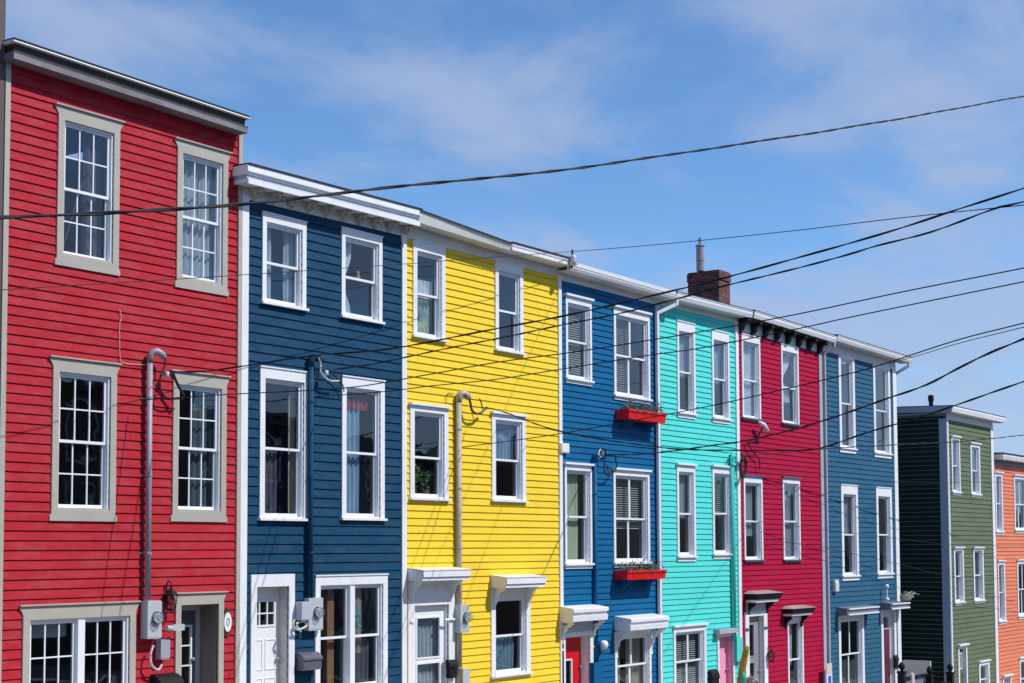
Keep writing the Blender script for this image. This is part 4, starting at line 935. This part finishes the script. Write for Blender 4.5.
for k, r_, mt_, lab_ in [('redA', .016, CABLE, 'black drip loop hanging from the mast head of the red house'), ('redB', .024, CABLE, 'short black cable over the middle right window head of the red house'),
    ('redP', .006, PALECABLE, 'thin pale wire hanging down the red clapboards between the windows'), ('navP', .020, PALECABLE, 'pale drip loop from the mast head of the navy house'),
    ('navD', .022, CABLE, 'short black cable end below the mast head of the navy house'), ('navE', .012, CABLE, 'black cable hanging at the left of the tall middle right window of the navy house'),
    ('yelA', .028, BROWNC, 'brown twisted drip loop from the mast head of the yellow house'), ('yelB', .014, CABLE, 'short cable end above the loop on the yellow house'),
    ('yelC', .007, CABLE, 'thin wire end left of the yellow house mast head'), ('cobA', .020, CABLE, 'black drip loop from the mast head of the cobalt house'),
    ('cobB', .018, PALECABLE, 'small pale loop at the mast head of the cobalt house'), ('turA', .026, S_TQ, 'turquoise painted cable coil at the right edge of the turquoise house'),
    ('criA', .030, CABLE, 'bundle of black cable loops at the left edge of the crimson house'), ('criB', .020, CABLE, 'black cable winding down to the middle left window of the crimson house')]:
    loop(LOOPS[k], r_, mt_, lab_)
# meters
def meter(x0, x1, z0, z1, d, mat, label, dial=True, name='electric_meter'):
    t = thing(name, ((x0+x1)/2, -d/2, z0), label, 'meter', 'electric meters')
    MB().box(x0, x1, -d, -.026, z0, z1).box(x0-.008, x1+.008, -d-.006, -d, z0+.02, z1-.02).build('meter_box', mat, t)
    if dial:
        cx, cz, rr = (x0+x1)/2+.03, z0+(z1-z0)*.55, min(.095, (x1-x0)*.42)
        MB().lathe((cx, -d-.006, cz), [(rr*1.12, 0), (rr*1.12, -.03), (rr, -.035), (rr, -.10), (rr*.8, -.125), (.01, -.13)], 'y', 18).build('dial_cover', GLASS, t, True)
        MB().lathe((cx, -d-.008, cz), [(rr*.9, -.025), (rr*.9, -.055), (rr*.3, -.06), (rr*.3, -.075)], 'y', 16).box(cx-rr*.6, cx+rr*.6, -d-.075, -d-.06, cz+rr*.1, cz+rr*.45).build('dial', METERGLASS, t)
    return t
a = FX['meter_red']; meter(a[0]-.04, a[1]-.03, a[2], a[3], .2, METER, 'large grey electric meter at the foot of the red house mast')
a = FX['meter_red2']; meter(a[0]+.05, a[1]+.03, a[2]-.02, .19, .16, paint('lavender_grey_enamel', (.34, .35, .42), .5, .05), 'small grey junction box under the meter on the red house', False, 'junction_box')
tag(MB().tube([(16.5, -.25, .37), (16.62, -.25, .36)], .045, 10).box(16.62, 16.86, -.28, -.2, .32, .42).build('conduit_fitting', METER), 'short grey conduit fitting between meter and door of the red house', 'fitting')
a = FX['meter_b1']; meter(a[0], a[1], a[2], a[3], .15, METER, 'grey electric meter left of the ground floor window of the navy house')
a = FX['box_b1']; meter(a[0], a[1]+.02, a[2], a[3], .22, paint('pale_lavender_enamel', (.46, .47, .56), .5, .05), 'pale grey utility box left of the navy house meter', False, 'junction_box')
loop([(16.30, -.17, .1), (16.24, -.17, -.05), (16.27, -.17, -.22), (16.40, -.17, -.30), (16.48, -.17, -.22)], .02, PALECABLE, 'pale cable loop under the meter on the red house')
loop([(19.55, -.15, .38), (19.50, -.16, .28), (19.62, -.17, .20), (19.85, -.16, .26), (19.8, -.15, .34), (19.6, -.15, .30), (19.7, -.16, .16)], .02, PALECABLE, 'coiled pale cable under the utility box on the navy house')
a = FX['meter_ye']; meter(a[0], a[1]+.05, a[2], a[3], .2, METER, 'grey electric meter on the mast of the yellow house')
a = FX['box_ye']; meter(a[0], a[1], a[2], a[3], .08, METER, 'small grey box low beside the mast of the yellow house', False, 'junction_box')
tag(MB().tube([(23.95, -.08, .2), (24.35, -.08, .2)], .022, 8).build('conduit_fitting', WHITE), 'short white horizontal conduit left of the yellow house meter', 'fitting')
a = FX['meter_b2']; meter(a[0], a[1]+.1, a[2], a[3], .15, S_B2, 'cobalt painted meter box between door and window of the cobalt house', False)
a = FX['meter_tq']; meter(a[0]-.02, a[1]+.05, a[2], a[3], .14, S_TQ, 'turquoise painted meter box beside the pink door', False)
a = FX['wbox']; tag(MB().box(a[0], a[1]+.12, -.1, -.05, a[2], a[3]).box(a[0]+.02, a[1]+.1, -.11, -.1, a[2]+.02, a[3]-.02).build('junction_box', WHITE), 'small white box at the edge between the yellow and cobalt houses', 'box')
a = FX['pale']; tag(MB().box(a[0]+.3, a[1]+.3, -.12, -.02, a[2], a[3]).box(a[0]+.32, a[1]+.28, -.14, -.12, a[2]+.03, a[3]-.08).build('junction_box', OFFWHITE), 'pale box at the left edge of the slate blue house', 'box')
# ---- mailboxes
def mailbox(x0, x1, z0, z1, d, mat, label, round_top=True):
    t = thing('mailbox', ((x0+x1)/2, -d/2, z0), label, 'mailbox', 'mailboxes beside the doors'); h = z1-z0
    MB().box(x0, x1, -d, -.026, z0, z0+h*.55).build('body', mat, t)
    p = [(-.026, h*.551), (-d, h*.551), (-d-.02, h*.56), (-d-.02, h*.6)]
    for i in range(7): a = i/6*math.pi/2; p.append((-.026-(d-.01)*math.cos(a), h*.6+h*.4*math.sin(a)))
    MB().px(p, x0-.01, x1+.01, z0).build('lid', mat, t); return t
a = FX['mail_b1']; mailbox(a[0], a[1], a[2], a[3], .22, DKGREY, 'dark grey mailbox under the navy house meter')
a = FX['mail_ye']; mailbox(a[0], a[1], a[2], a[3], .13, BLACK, 'slim black mailbox right of the yellow house door')
a = FX['mail_red']; mailbox(a[0], a[1], a[2]-.05, a[3], .28, BLACK, 'black mailbox left of the red house door')
a = FX['mail_tq']; mailbox(a[0], a[1], a[2], a[3], .14, BLACK, 'black mailbox left of the pink door')
a = FX['mail_b3']; mailbox(a[0]+.15, a[1]+.1, a[2], a[3], .1, BLACK, 'narrow black mailbox right of the maroon door')
# ---- lanterns and lamps
def lantern(x, z0, z1, label, y=-.15, mat=BLACK):
    t = thing('wall_lantern', (x, 0, z0), label, 'lantern', 'wall lanterns by the doors'); h = z1-z0; r = h*.2
    MB().lathe((x, y, z0+h*.55), [(r*1.25, 0), (r*1.0, h*.05), (r*.5, h*.16), (r*.2, h*.2), (r*.2, h*.25)], 'z', 6).build('lantern_cap', mat, t)
    MB().lathe((x, y, z0), [(r*.3, 0), (r*.8, h*.05), (r*.8, h*.09)], 'z', 6).build('lantern_base', mat, t)
    m = MB()
    for i in range(6): a = i*math.pi/3; m.tube([(x+r*.78*math.cos(a), y+r*.78*math.sin(a), z0+h*.08), (x+r*1.05*math.cos(a), y+r*1.05*math.sin(a), z0+h*.56)], .008, 4)
    m.build('cage', mat, t)
    MB().lathe((x, y, z0+h*.1), [(r*.62, 0), (r*.85, h*.44)], 'z', 10).build('lantern_glass', GLASS, t)
    MB().tube([(x, -.03, z0+h*.5), (x, -.05, z0+h*.9), (x, y*.6, z0+h), (x, y, z0+h*.93), (x, y, z0+h*.78)], .012, 6).lathe((x, -.03, z0+h*.5), [(.05, 0), (.05, -.02)], 'y', 10).build('scroll_arm', mat, t)
    return t
a = FX['lant_red']; lantern((a[0]+a[1])/2, a[2], a[3], 'black lantern left of the red house door')
a = FX['lant_cr']; lantern((a[0]+a[1])/2+.08, a[2], a[3]+.05, 'black lantern right of the crimson house door')
a = FX['globe']; t = thing('globe_lamp', (a[0]+.15, -.1, a[2]), 'small white globe lamp on the cobalt house between door and window', 'lamp')
MB().lathe((a[0]+.16, -.14, a[2]+.02), [(.03, 0), (.085, .04), (.105, .11), (.085, .18), (.04, .21)], 'z', 14).build('globe', VINYL, t, True)
MB().tube([(a[0]+.16, -.026, a[2]-.06), (a[0]+.16, -.13, a[2]-.04), (a[0]+.16, -.14, a[2]+.03)], .02, 8).build('bracket', GALV, t, True)
a = FX['flood']; t = thing('flood_lamp', (a[0]+.3, -.1, a[2]), 'white flood lamp under the upper left window of the crimson house', 'lamp')
MB().tube([(a[0]+.15, -.03, a[2]-.2), (a[0]+.15, -.12, a[2]-.05), (a[0]+.2, -.18, a[2]+.1)], .03, 8).build('arm', DKGREY, t)
MB().tube([(a[0]-.05, -.2, a[3]), (a[0]+.15, -.25, a[2]+.18), (a[0]+.3, -.27, a[2]+.02)], [.04, .06, .07], 12).build('lamp_head', VINYL, t, True)
a = FX['fix']; t = thing('wall_spotlight', (a[0], 0, a[2]), 'white spotlight above the maroon door of the slate blue house', 'lamp')
MB().tube([(a[0]+.15, -.2, a[2]-.05), (a[0]+.15, -.2, a[3])], .025, 8).build('stem', WHITE, t); MB().lathe((a[0]+.15, -.2, a[3]-.06), [(.05, 0), (.07, .05), (.05, .13)], 'z', 10).lathe((a[0]+.15, -.2, a[2]-.02), [(.06, 0), (.08, .05), (.05, .1)], 'z', 10).build('lamp_head', VINYL, t, True)
# ---- oval plaque
a = FX['oval']; cx, cz = (a[0]+a[1])/2, (a[2]+a[3])/2; t = thing('number_plaque', (cx, -.03, cz), 'white oval number plaque in a dark frame right of the red house door', 'plaque')
ov = lambda rx, rz, n=28: [(cx+rx*math.cos(2*math.pi*i/n), cz+rz*math.sin(2*math.pi*i/n)) for i in range(n)]
MB().py(ov(.105, .19), -.045, -.02).lathe((cx, -.02, cz+.2), [(.05, 0), (.05, -.02)], 'y', 10).lathe((cx, -.02, cz-.2), [(.05, 0), (.05, -.02)], 'y', 10).build('frame', DARKWOOD, t)
MB().py(ov(.085, .165), -.055, -.044).build('face', VINYL, t)
m = MB(); n = 20; m.tube([(cx+.028*math.cos(2*math.pi*i/n), -.057, cz+.062*math.sin(2*math.pi*i/n)) for i in range(n)], .007, 5, True); m.build('numeral', DKGREY, t)
# ---- gutter fitting on yellow / cobalt
t = thing('cable_insulator', (28.12, -.45, 8.0), 'glass insulator on a post at the gutter between the yellow and cobalt houses', 'insulator', 'insulators holding the service drops')
MB().tube([(28.13, -.45, 8.0), (28.13, -.47, 8.42)], .022, 8).build('arm', BLACK, t)
MB().lathe((28.13, -.49, 8.05), [(.04, 0), (.085, .03), (.07, .12), (.085, .2), (.05, .25)], 'z', 12).build('spool', METERGLASS, t, True)
# ---- furled flag, bundle, parking sign at the crimson house
m = MB(); P0, P1 = Vector(FX['flag'][0]), Vector(FX['flag'][1])
t = thing('furled_flag', tuple(P0), 'ochre furled flag on a leaning pole by the crimson house door', 'flag')
MB().tube([P0-(P1-P0)*.4, P0, P1+(P1-P0)*.02], .018, 8).build('flag_pole', WOODB, t)
m = MB(); k = 12; m.tube([P0+(P1-P0)*(i/k) for i in range(k+1)], [.075+.02*math.sin(i/k*math.pi)+.006*math.sin(i*2.1) for i in range(k+1)], 7)
m.build('flag_cloth', paint('ochre_flag_cloth', (.42, .24, .03), .8, .5, (14, 14, 3), 0), t, True)
bx, by, bz = FX['basket'][0]
t = thing('hanging_basket', (bx, by, bz), 'basket of cream blooms below the ochre flag at the crimson house', 'basket')
MB().lathe((bx, by, bz-.12), [(.05, 0), (.15, .08), (.19, .2)], 'z', 14).build('basket', DARKWOOD, t)
m = MB(); r = random.Random(12)
for i in range(420):
    d = Vector((r.gauss(0, 1), r.gauss(0, 1), r.gauss(.3, 1))).normalized(); p = Vector((bx, by, bz+.2))+Vector((d.x*.19, d.y*.19, d.z*.17))*r.uniform(.7, 1.05); a_ = d.cross(Vector((r.uniform(-1, 1), r.uniform(-1, 1), r.uniform(-1, 1)))).normalized(); c_ = d.cross(a_); L = r.uniform(.015, .035)
    m.add([p+a_*L, p+c_*L+d*.01, p-a_*L, p-c_*L+d*.01], [(0, 1, 2, 3)])
m.build('blooms', leaf_mat('cream_bloom', (.36, .30, .25)), t)
bx, by, bz = FX['basket'][1]
tag(MB().lathe((bx, by, bz-.05), [(.03, 0), (.05, .05), (.07, .2), (.09, .3), (.06, .42), (.02, .46)], 'z', 12).build('wind_sock', paint('teal_cloth', (.04, .34, .28), .7, .5, (9, 9, 9), .2), smooth=True), 'small teal cloth bundle hanging at the left of the cream blooms', 'bundle')
a = FX['sign']; t = thing('parking_sign', (42.1, -.28, -3.2), 'narrow white and blue sign on the post between the crimson and slate blue houses', 'sign')
MB().box(42.02, 42.42, -.24, -.22, -2.16, -1.83).build('sign_panel', paint('faded_sign_paint', (.62, .52, .50), .6, .2, (3, 3, 20), 0), t)
MB().box(42.02, 42.42, -.24, -.22, -2.95, -2.165).build('sign_panel', WHITE, t)
MB().box(42.12, 42.34, -.246, -.241, -2.9, -2.2).build('blue_stripe', paint('sign_blue', (.02, .12, .55), .5, .05), t)
MB().tube([(42.22, -.2, gz(42)), (42.22, -.2, -1.85)], .022, 8).build('post', GALV, t)
# ---- dried plant on the slate house canopy
m = MB(); r = random.Random(4)
for i in range(46):
    p = Vector((48.1+r.uniform(-.25, .3), -.32+r.uniform(-.1, .1), -.12)); a = r.uniform(-1.2, 1.4); L = r.uniform(.2, .55)
    m.tube([p, p+Vector((math.sin(a)*L*.5, -.05, L*.45)), p+Vector((math.sin(a)*L*1.1, -.1, L*(.5+.2*math.cos(a*2))))], .009, 4)
tag(m.build('dried_plant', DRY), 'spray of dry grey stems on the hood over the maroon door', 'plant')

# ================================================================== the gap: fence, shed
g = -3.55
FP = FX['fence']                                        # post tops (x, y, z)
t = thing('picket_fence', (FP[1][0], FP[1][1], gz(51)), 'black fence with ball topped posts across the gap beside the green house', 'fence')
for (x, y, z) in FP:
    MB().box(x-.10, x+.10, y-.10, y+.10, gz(x)-.2, z-.36).box(x-.13, x+.13, y-.13, y+.13, z-.36, z-.30).build('fence_post', BLACK, t)
    MB().lathe((x, y, z-.30), [(.05, 0), (.05, .05), (.09, .09), (.11, .16), (.08, .24), (.03, .30)], 'z', 12).build('post_ball', BLACK, t, True)
for (p, q) in zip(FP, FP[1:]):
    xa, xb, y = p[0]+.12, q[0]-.12, p[1]; zt_ = min(p[2], q[2])-.62
    m = MB(); m.box(xa, xb, y-.04, y+.04, zt_-.10, zt_).box(xa, xb, y-.035, y+.035, -4.0, -3.92); x = xa+.06
    while x < xb: m.box(x-.03, x+.03, y-.02, y+.02, gz(51), zt_-.02); x += .11
    m.build('fence_panel', BLACK, t)
x, y, z = FX['stake']; tag(MB().box(x-.09, x+.09, y-.03, y+.03, gz(x), z-.05).py([(x-.09, z-.05), (x+.09, z-.05), (x, z)], y-.03, y+.03).build('garden_stake', paint('pinkish_white_stake', (.62, .52, .55), .6, .1)), 'pale pointed stake in front of the black fence', 'stake')
(sx0, sy, sz0), (sx1, _, sz1) = FX['shed']
t = thing('garden_shed', ((sx0+sx1)/2, sy+1, gz(51)), 'low grey lean-to with a pale roof edge behind the black fence', 'shed')
MB().box(sx0+.1, sx1-.25, sy+.15, sy+.9, gz(51)-.3, sz1).build('wall', paint('blue_grey_boards', (.16, .20, .24), .7, .1), t)
MB().px([(sy, sz1-sz1), (sy, sz0-sz1), (sy+.95, sz0-sz1+.004), (sy+.95, .0)], sx0, sx1, sz1).build('roof', paint('grey_roof_boards', (.15, .15, .165), .7, .1), t)
MB().box(sx1+.001, sx1+.06, sy-.02, sy+.95, sz1-.35, sz0+.02).build('bargeboard', WHITE, t)

# ================================================================== overhead wires
WL = {'a': ('thick twisted overhead cable nearest the camera, crossing high over all the roofs', .013), 'b': ('thin wire rising from the gutter insulator past the chimney to the top right', .009),
 'b2': ('thin wire crossing the upper windows of the red, navy and yellow houses', .008), 'c1': ('thick service cable from the red house mast rising across to the upper right', .014),
 'c2': ('thick service cable from the navy house mast rising just below its neighbour', .0135), 'c3': ('thin wire from the red house passing below the upper flower box house windows', .010),
 'c4': ('thin wire from the navy house mast, lowest of the four rising over the yellow wall', .010), 'c5': ('wire from the yellow house wall rising past the end of the terrace roof', .0105),
 'c5b': ('second strand twinned with the wire at the end of the terrace roof', .010), 'c6': ('cable from the yellow mast loop dipping over the cobalt house then rising right', .013),
 'c7': ('thick twisted cable from the cobalt house mast rising in front of the slate blue house', .0165), 'c8': ('cable running level over the slate blue house toward the green roof corner', .017),
 'c9': ('low thin wire across the middle windows of the crimson and slate houses', .008), 'c10': ('thin wire crossing the green house between its upper windows', .009),
 'c11': ('lowest thin wire across the green and orange houses', .009), 'c12': ('short slack wire between the yellow and cobalt houses', .009)}
for k, pts in WIRE.items():
    P = [Vector(p) for p in pts]; out = []
    for i in range(len(P)-1):
        p0, p1, p2, p3 = P[max(i-1, 0)], P[i], P[i+1], P[min(i+2, len(P)-1)]; L = (p2-p1).length; n = max(4, int(L/.25))
        for j in range(n):
            t = j/n; out.append(.5*((2*p1)+(-p0+p2)*t+(2*p0-5*p1+4*p2-p3)*t*t+(-p0+3*p1-3*p2+p3)*t**3))
    out.append(P[-1]); lab, r = WL[k]; m = MB()
    if r >= .0128:                                        # two strands twisted round each other
        for ph in (0, math.pi):
            q = []; s = 0
            for i, p in enumerate(out):
                if i: s += (p-out[i-1]).length
                a = s*2*math.pi/(1.5 if r > .0135 else 1.1)+ph; q.append(p+Vector((0, .55*r*math.cos(a), .55*r*math.sin(a)+ .25*r*math.sin(s*2.3+1))))
            m.tube(q, r*.62, 6)
    else: m.tube(out, r*.85, 6)
    tag(m.build('overhead_wire', CABLE), lab, 'wire', 'overhead wires across the street')

# ================================================================== across the street, behind the camera
O_BR, O_GR, O_GY, O_BL, O_GY2, O_GR2, O_BR2 = [siding_mat(n_, c_) for n_, c_ in (('brown_boards', (.14, .09, .07)), ('dark_green_boards', (.07, .10, .08)), ('grey_boards', (.20, .21, .22)), ('slate_boards', (.09, .13, .18)), ('charcoal_boards', (.11, .11, .12)), ('olive_boards', (.12, .13, .10)), ('umber_boards', (.14, .10, .09)))]
t = thing('utility_pole', (19, -15.5, gz(19)), 'tar brown utility pole across the street that carries the service cables', 'pole')
MB().lathe((19, -15.5, gz(19)-.3), [(.16, 0), (.14, 6), (.12, 11)], 'z', 14).build('pole_shaft', DARKWOOD, t)
MB().box(18.0, 20.0, -15.72, -15.62, 8.2, 8.34).build('crossarm', DARKWOOD, t)
for i, (xa, xb, h, col) in enumerate([(-14, -7.5, 9, S_B1), (-7.4, -1, 8.6, O_BR), (-.9, 5.6, 9.4, O_GR), (5.7, 12.2, 8.8, O_GY), (12.3, 18.8, 9.0, O_BL), (18.9, 25.4, 8.2, O_GY2), (25.5, 32, 8.0, O_GR2), (32.1, 38.6, 7.4, O_BR2), (38.7, 45.2, 6.8, S_B1), (45.3, 51.8, 6.2, O_GY), (51.9, 60, 5.6, O_BR)]):
    cn = ['navy', 'brown', 'dark green', 'grey', 'slate blue', 'charcoal', 'olive', 'umber', 'dark blue', 'mid grey', 'russet'][i]
    t = thing('row_house', (xa, -24, gz(xa)), f'{cn} house on the opposite side of the street, behind the camera', 'house', 'row houses across the street')
    m = MB(); x0, x1 = xa, xb; ops = [(x0+1+2.6*k, x0+2.1+2.6*k, h-2.4-2.8*j, h-.6-2.8*j) for k in range(2) for j in range(3)]
    mm = MB(); wall_strips(mm, x0, x1, gz(x1)-.5, h, ops, -24.2, -24.0); mm.box(x0, x1, -33, -24.6, gz(x1)-.5, h); mm.build('wall', col, t)
    MB().box(x0-.05, x1+.04, -33.2, -23.7, h, h+.25).build('roof', DKGREY, t)
    for o in ops: MB().ring(o[0]-.1, o[1]+.1, o[2]-.1, o[3]+.1, .12, -23.99, -23.94).build('window_frame', WHITE, t); MB().box(o[0], o[1], -24.12, -24.1, o[2], o[3]).build('pane', DKGREY, t)
# ================================================================== ground
def strip(name, y0, y1, dz, mat, xs=(-60, 150), h=.0, thick=None):
    m = MB(); a, b = xs; t = thick or .1
    vs = [(a, y0, gz(a)+dz), (b, y0, gz(b)+dz), (b, y1, gz(b)+dz), (a, y1, gz(a)+dz)]
    vs += [(x, y, z-t) for x, y, z in vs]
    m.add(vs, [(0, 1, 2, 3), (4, 7, 6, 5), (0, 4, 5, 1), (1, 5, 6, 2), (2, 6, 7, 3), (3, 7, 4, 0)]); return struct(name, m, mat)
m = MB(); xs = [-900, -60, 150, 1200]; ys = [-900, 900]
vs = [(x, y, gz(x)-.02) for y in ys for x in xs]
m.add(vs, [(i, i+1, i+5, i+4) for i in range(3)])
hm = MB(); r = random.Random(6); nx = 40; rows_ = []
for j, (yy, hh_) in enumerate([(-52, -6), (-62, 5), (-80, 13), (-110, 19), (-150, 10), (-170, -8)]):
    rows_.append([(-120+i*11, yy+r.uniform(-3, 3), gz(-120+i*11)*.5+hh_*(1+.25*math.sin(i*.5))+r.uniform(-1, 1)) for i in range(nx)])
hm.add([p for q in rows_ for p in q], [(j*nx+i, j*nx+i+1, (j+1)*nx+i+1, (j+1)*nx+i) for j in range(5) for i in range(nx-1)])
struct('unseen_hills', hm, paint('unseen_hill_green', (.035, .05, .03), .95, .5, (.1, .1, .1), .3))  # unseen ridge, added so the windows reflect something dark
struct('ground', m, paint('ground_soil', (.12, .12, .08), .95, .3, (.5, .5, .5), .2))
strip('road', -14, -2.2, 0.0, paint('asphalt', (.05, .05, .052), .9, .25, (3, 3, 3), .3), thick=.012)
strip('pavement', -2.2, -.01, .12, CONC, thick=.14); strip('pavement', -22, -14, .12, CONC, thick=.14)
strip('kerb', -2.36, -2.203, .125, paint('kerb_stone', (.38, .37, .35), .9, .15), thick=.14)
strip('road_marking', -8.15, -8.03, .004, paint('road_paint_yellow', (.65, .45, .05), .7, .2), thick=.003)

# ================================================================== camera
cam = bpy.data.objects.new('camera', bpy.data.cameras.new('camera')); C.objects.link(cam)
Rm = CAM_R; m4 = Matrix(((Rm[0][0], -Rm[1][0], -Rm[2][0], CAM_C[0]), (Rm[0][1], -Rm[1][1], -Rm[2][1], CAM_C[1]), (Rm[0][2], -Rm[1][2], -Rm[2][2], CAM_C[2]), (0, 0, 0, 1)))
cam.matrix_world = m4; cam.data.sensor_width = 36; cam.data.sensor_fit = 'HORIZONTAL'; cam.data.lens = 1500/1024*36
cam.data.shift_y = (CAM_P[1]-341.5)/1024; cam.data.clip_start = .1; cam.data.clip_end = 3000
sc = bpy.context.scene; sc.camera = cam

# ================================================================== sun and sky
sd = Vector((.40, -1.0, 1.25)).normalized(); el = math.asin(sd.z); az = math.atan2(sd.x, sd.y)
sun = bpy.data.objects.new('sun', bpy.data.lights.new('sun', 'SUN')); C.objects.link(sun)
sun.rotation_euler = sd.to_track_quat('Z', 'Y').to_euler(); sun.data.energy = 4.3; sun.data.angle = R(.53); sun.data.color = (1, .965, .91)
wd = bpy.data.worlds.new('World'); sc.world = wd; wd.use_nodes = True; N = wd.node_tree.nodes; L = wd.node_tree.links; N.clear()
out = N.new('ShaderNodeOutputWorld'); bg = N.new('ShaderNodeBackground'); bg.inputs['Strength'].default_value = .115
sky = N.new('ShaderNodeTexSky'); sky.sky_type = 'NISHITA'; sky.sun_disc = False; sky.sun_elevation = el; sky.sun_rotation = az; sky.air_density = .85; sky.dust_density = .1; sky.ozone_density = 2.5; sky.altitude = 100
tc = N.new('ShaderNodeTexCoord'); sp = N.new('ShaderNodeSeparateXYZ'); L.new(tc.outputs['Generated'], sp.inputs[0])
zz = N.new('ShaderNodeMath'); zz.operation = 'ADD'; zz.inputs[1].default_value = .12; L.new(sp.outputs[2], zz.inputs[0])
zc = N.new('ShaderNodeMath'); zc.operation = 'MAXIMUM'; zc.inputs[1].default_value = .03; L.new(zz.outputs[0], zc.inputs[0])
dv = N.new('ShaderNodeVectorMath'); dv.operation = 'DIVIDE'; cb = N.new('ShaderNodeCombineXYZ')
for i in range(3): L.new(zc.outputs[0], cb.inputs[i])
L.new(tc.outputs['Generated'], dv.inputs[0]); L.new(cb.outputs[0], dv.inputs[1])
mp = N.new('ShaderNodeMapping'); mp.inputs['Scale'].default_value = CLOUD_SC; mp.inputs['Rotation'].default_value = (0, 0, R(CLOUD_ROT)); mp.inputs['Location'].default_value = CLOUD_OFF
L.new(dv.outputs[0], mp.inputs[0])
n1 = N.new('ShaderNodeTexNoise'); n1.inputs['Scale'].default_value = 1.6; n1.inputs['Detail'].default_value = 9; n1.inputs['Roughness'].default_value = .55; n1.inputs['Distortion'].default_value = .25
L.new(mp.outputs[0], n1.inputs['Vector'])
r1 = N.new('ShaderNodeMapRange'); r1.interpolation_type = 'SMOOTHSTEP'; r1.inputs['From Min'].default_value = CLOUD_R[0]; r1.inputs['From Max'].default_value = CLOUD_R[1]; r1.inputs['To Max'].default_value = CLOUD_R[2]
zb_ = N.new('ShaderNodeMapRange'); zb_.inputs['From Min'].default_value = .04; zb_.inputs['From Max'].default_value = .26; zb_.inputs['To Min'].default_value = BANK; zb_.inputs['To Max'].default_value = 0
L.new(sp.outputs[2], zb_.inputs[0]); ad = N.new('ShaderNodeMath'); ad.operation = 'ADD'; L.new(n1.outputs['Fac'], ad.inputs[0]); L.new(zb_.outputs[0], ad.inputs[1]); L.new(ad.outputs[0], r1.inputs[0])
tint = N.new('ShaderNodeMix'); tint.data_type = 'RGBA'; tint.blend_type = 'MULTIPLY'; tint.inputs['Factor'].default_value = 1; tint.inputs['B'].default_value = SKY_TINT
L.new(sky.outputs[0], tint.inputs['A'])
cm = N.new('ShaderNodeMix'); cm.data_type = 'RGBA'; cm.inputs['B'].default_value = CLOUD_COL
L.new(r1.outputs[0], cm.inputs['Factor']); L.new(tint.outputs['Result'], cm.inputs['A']); L.new(cm.outputs['Result'], bg.inputs['Color']); L.new(bg.outputs[0], out.inputs[0])
sc.view_settings.view_transform = 'Standard'; sc.view_settings.look = 'None'; sc.view_settings.gamma = 1; sc.view_settings.exposure = EXPO
sc.render.engine = 'CYCLES'; sc.cycles.max_bounces = 8; sc.cycles.transparent_max_bounces = 12; sc.cycles.use_denoising = True
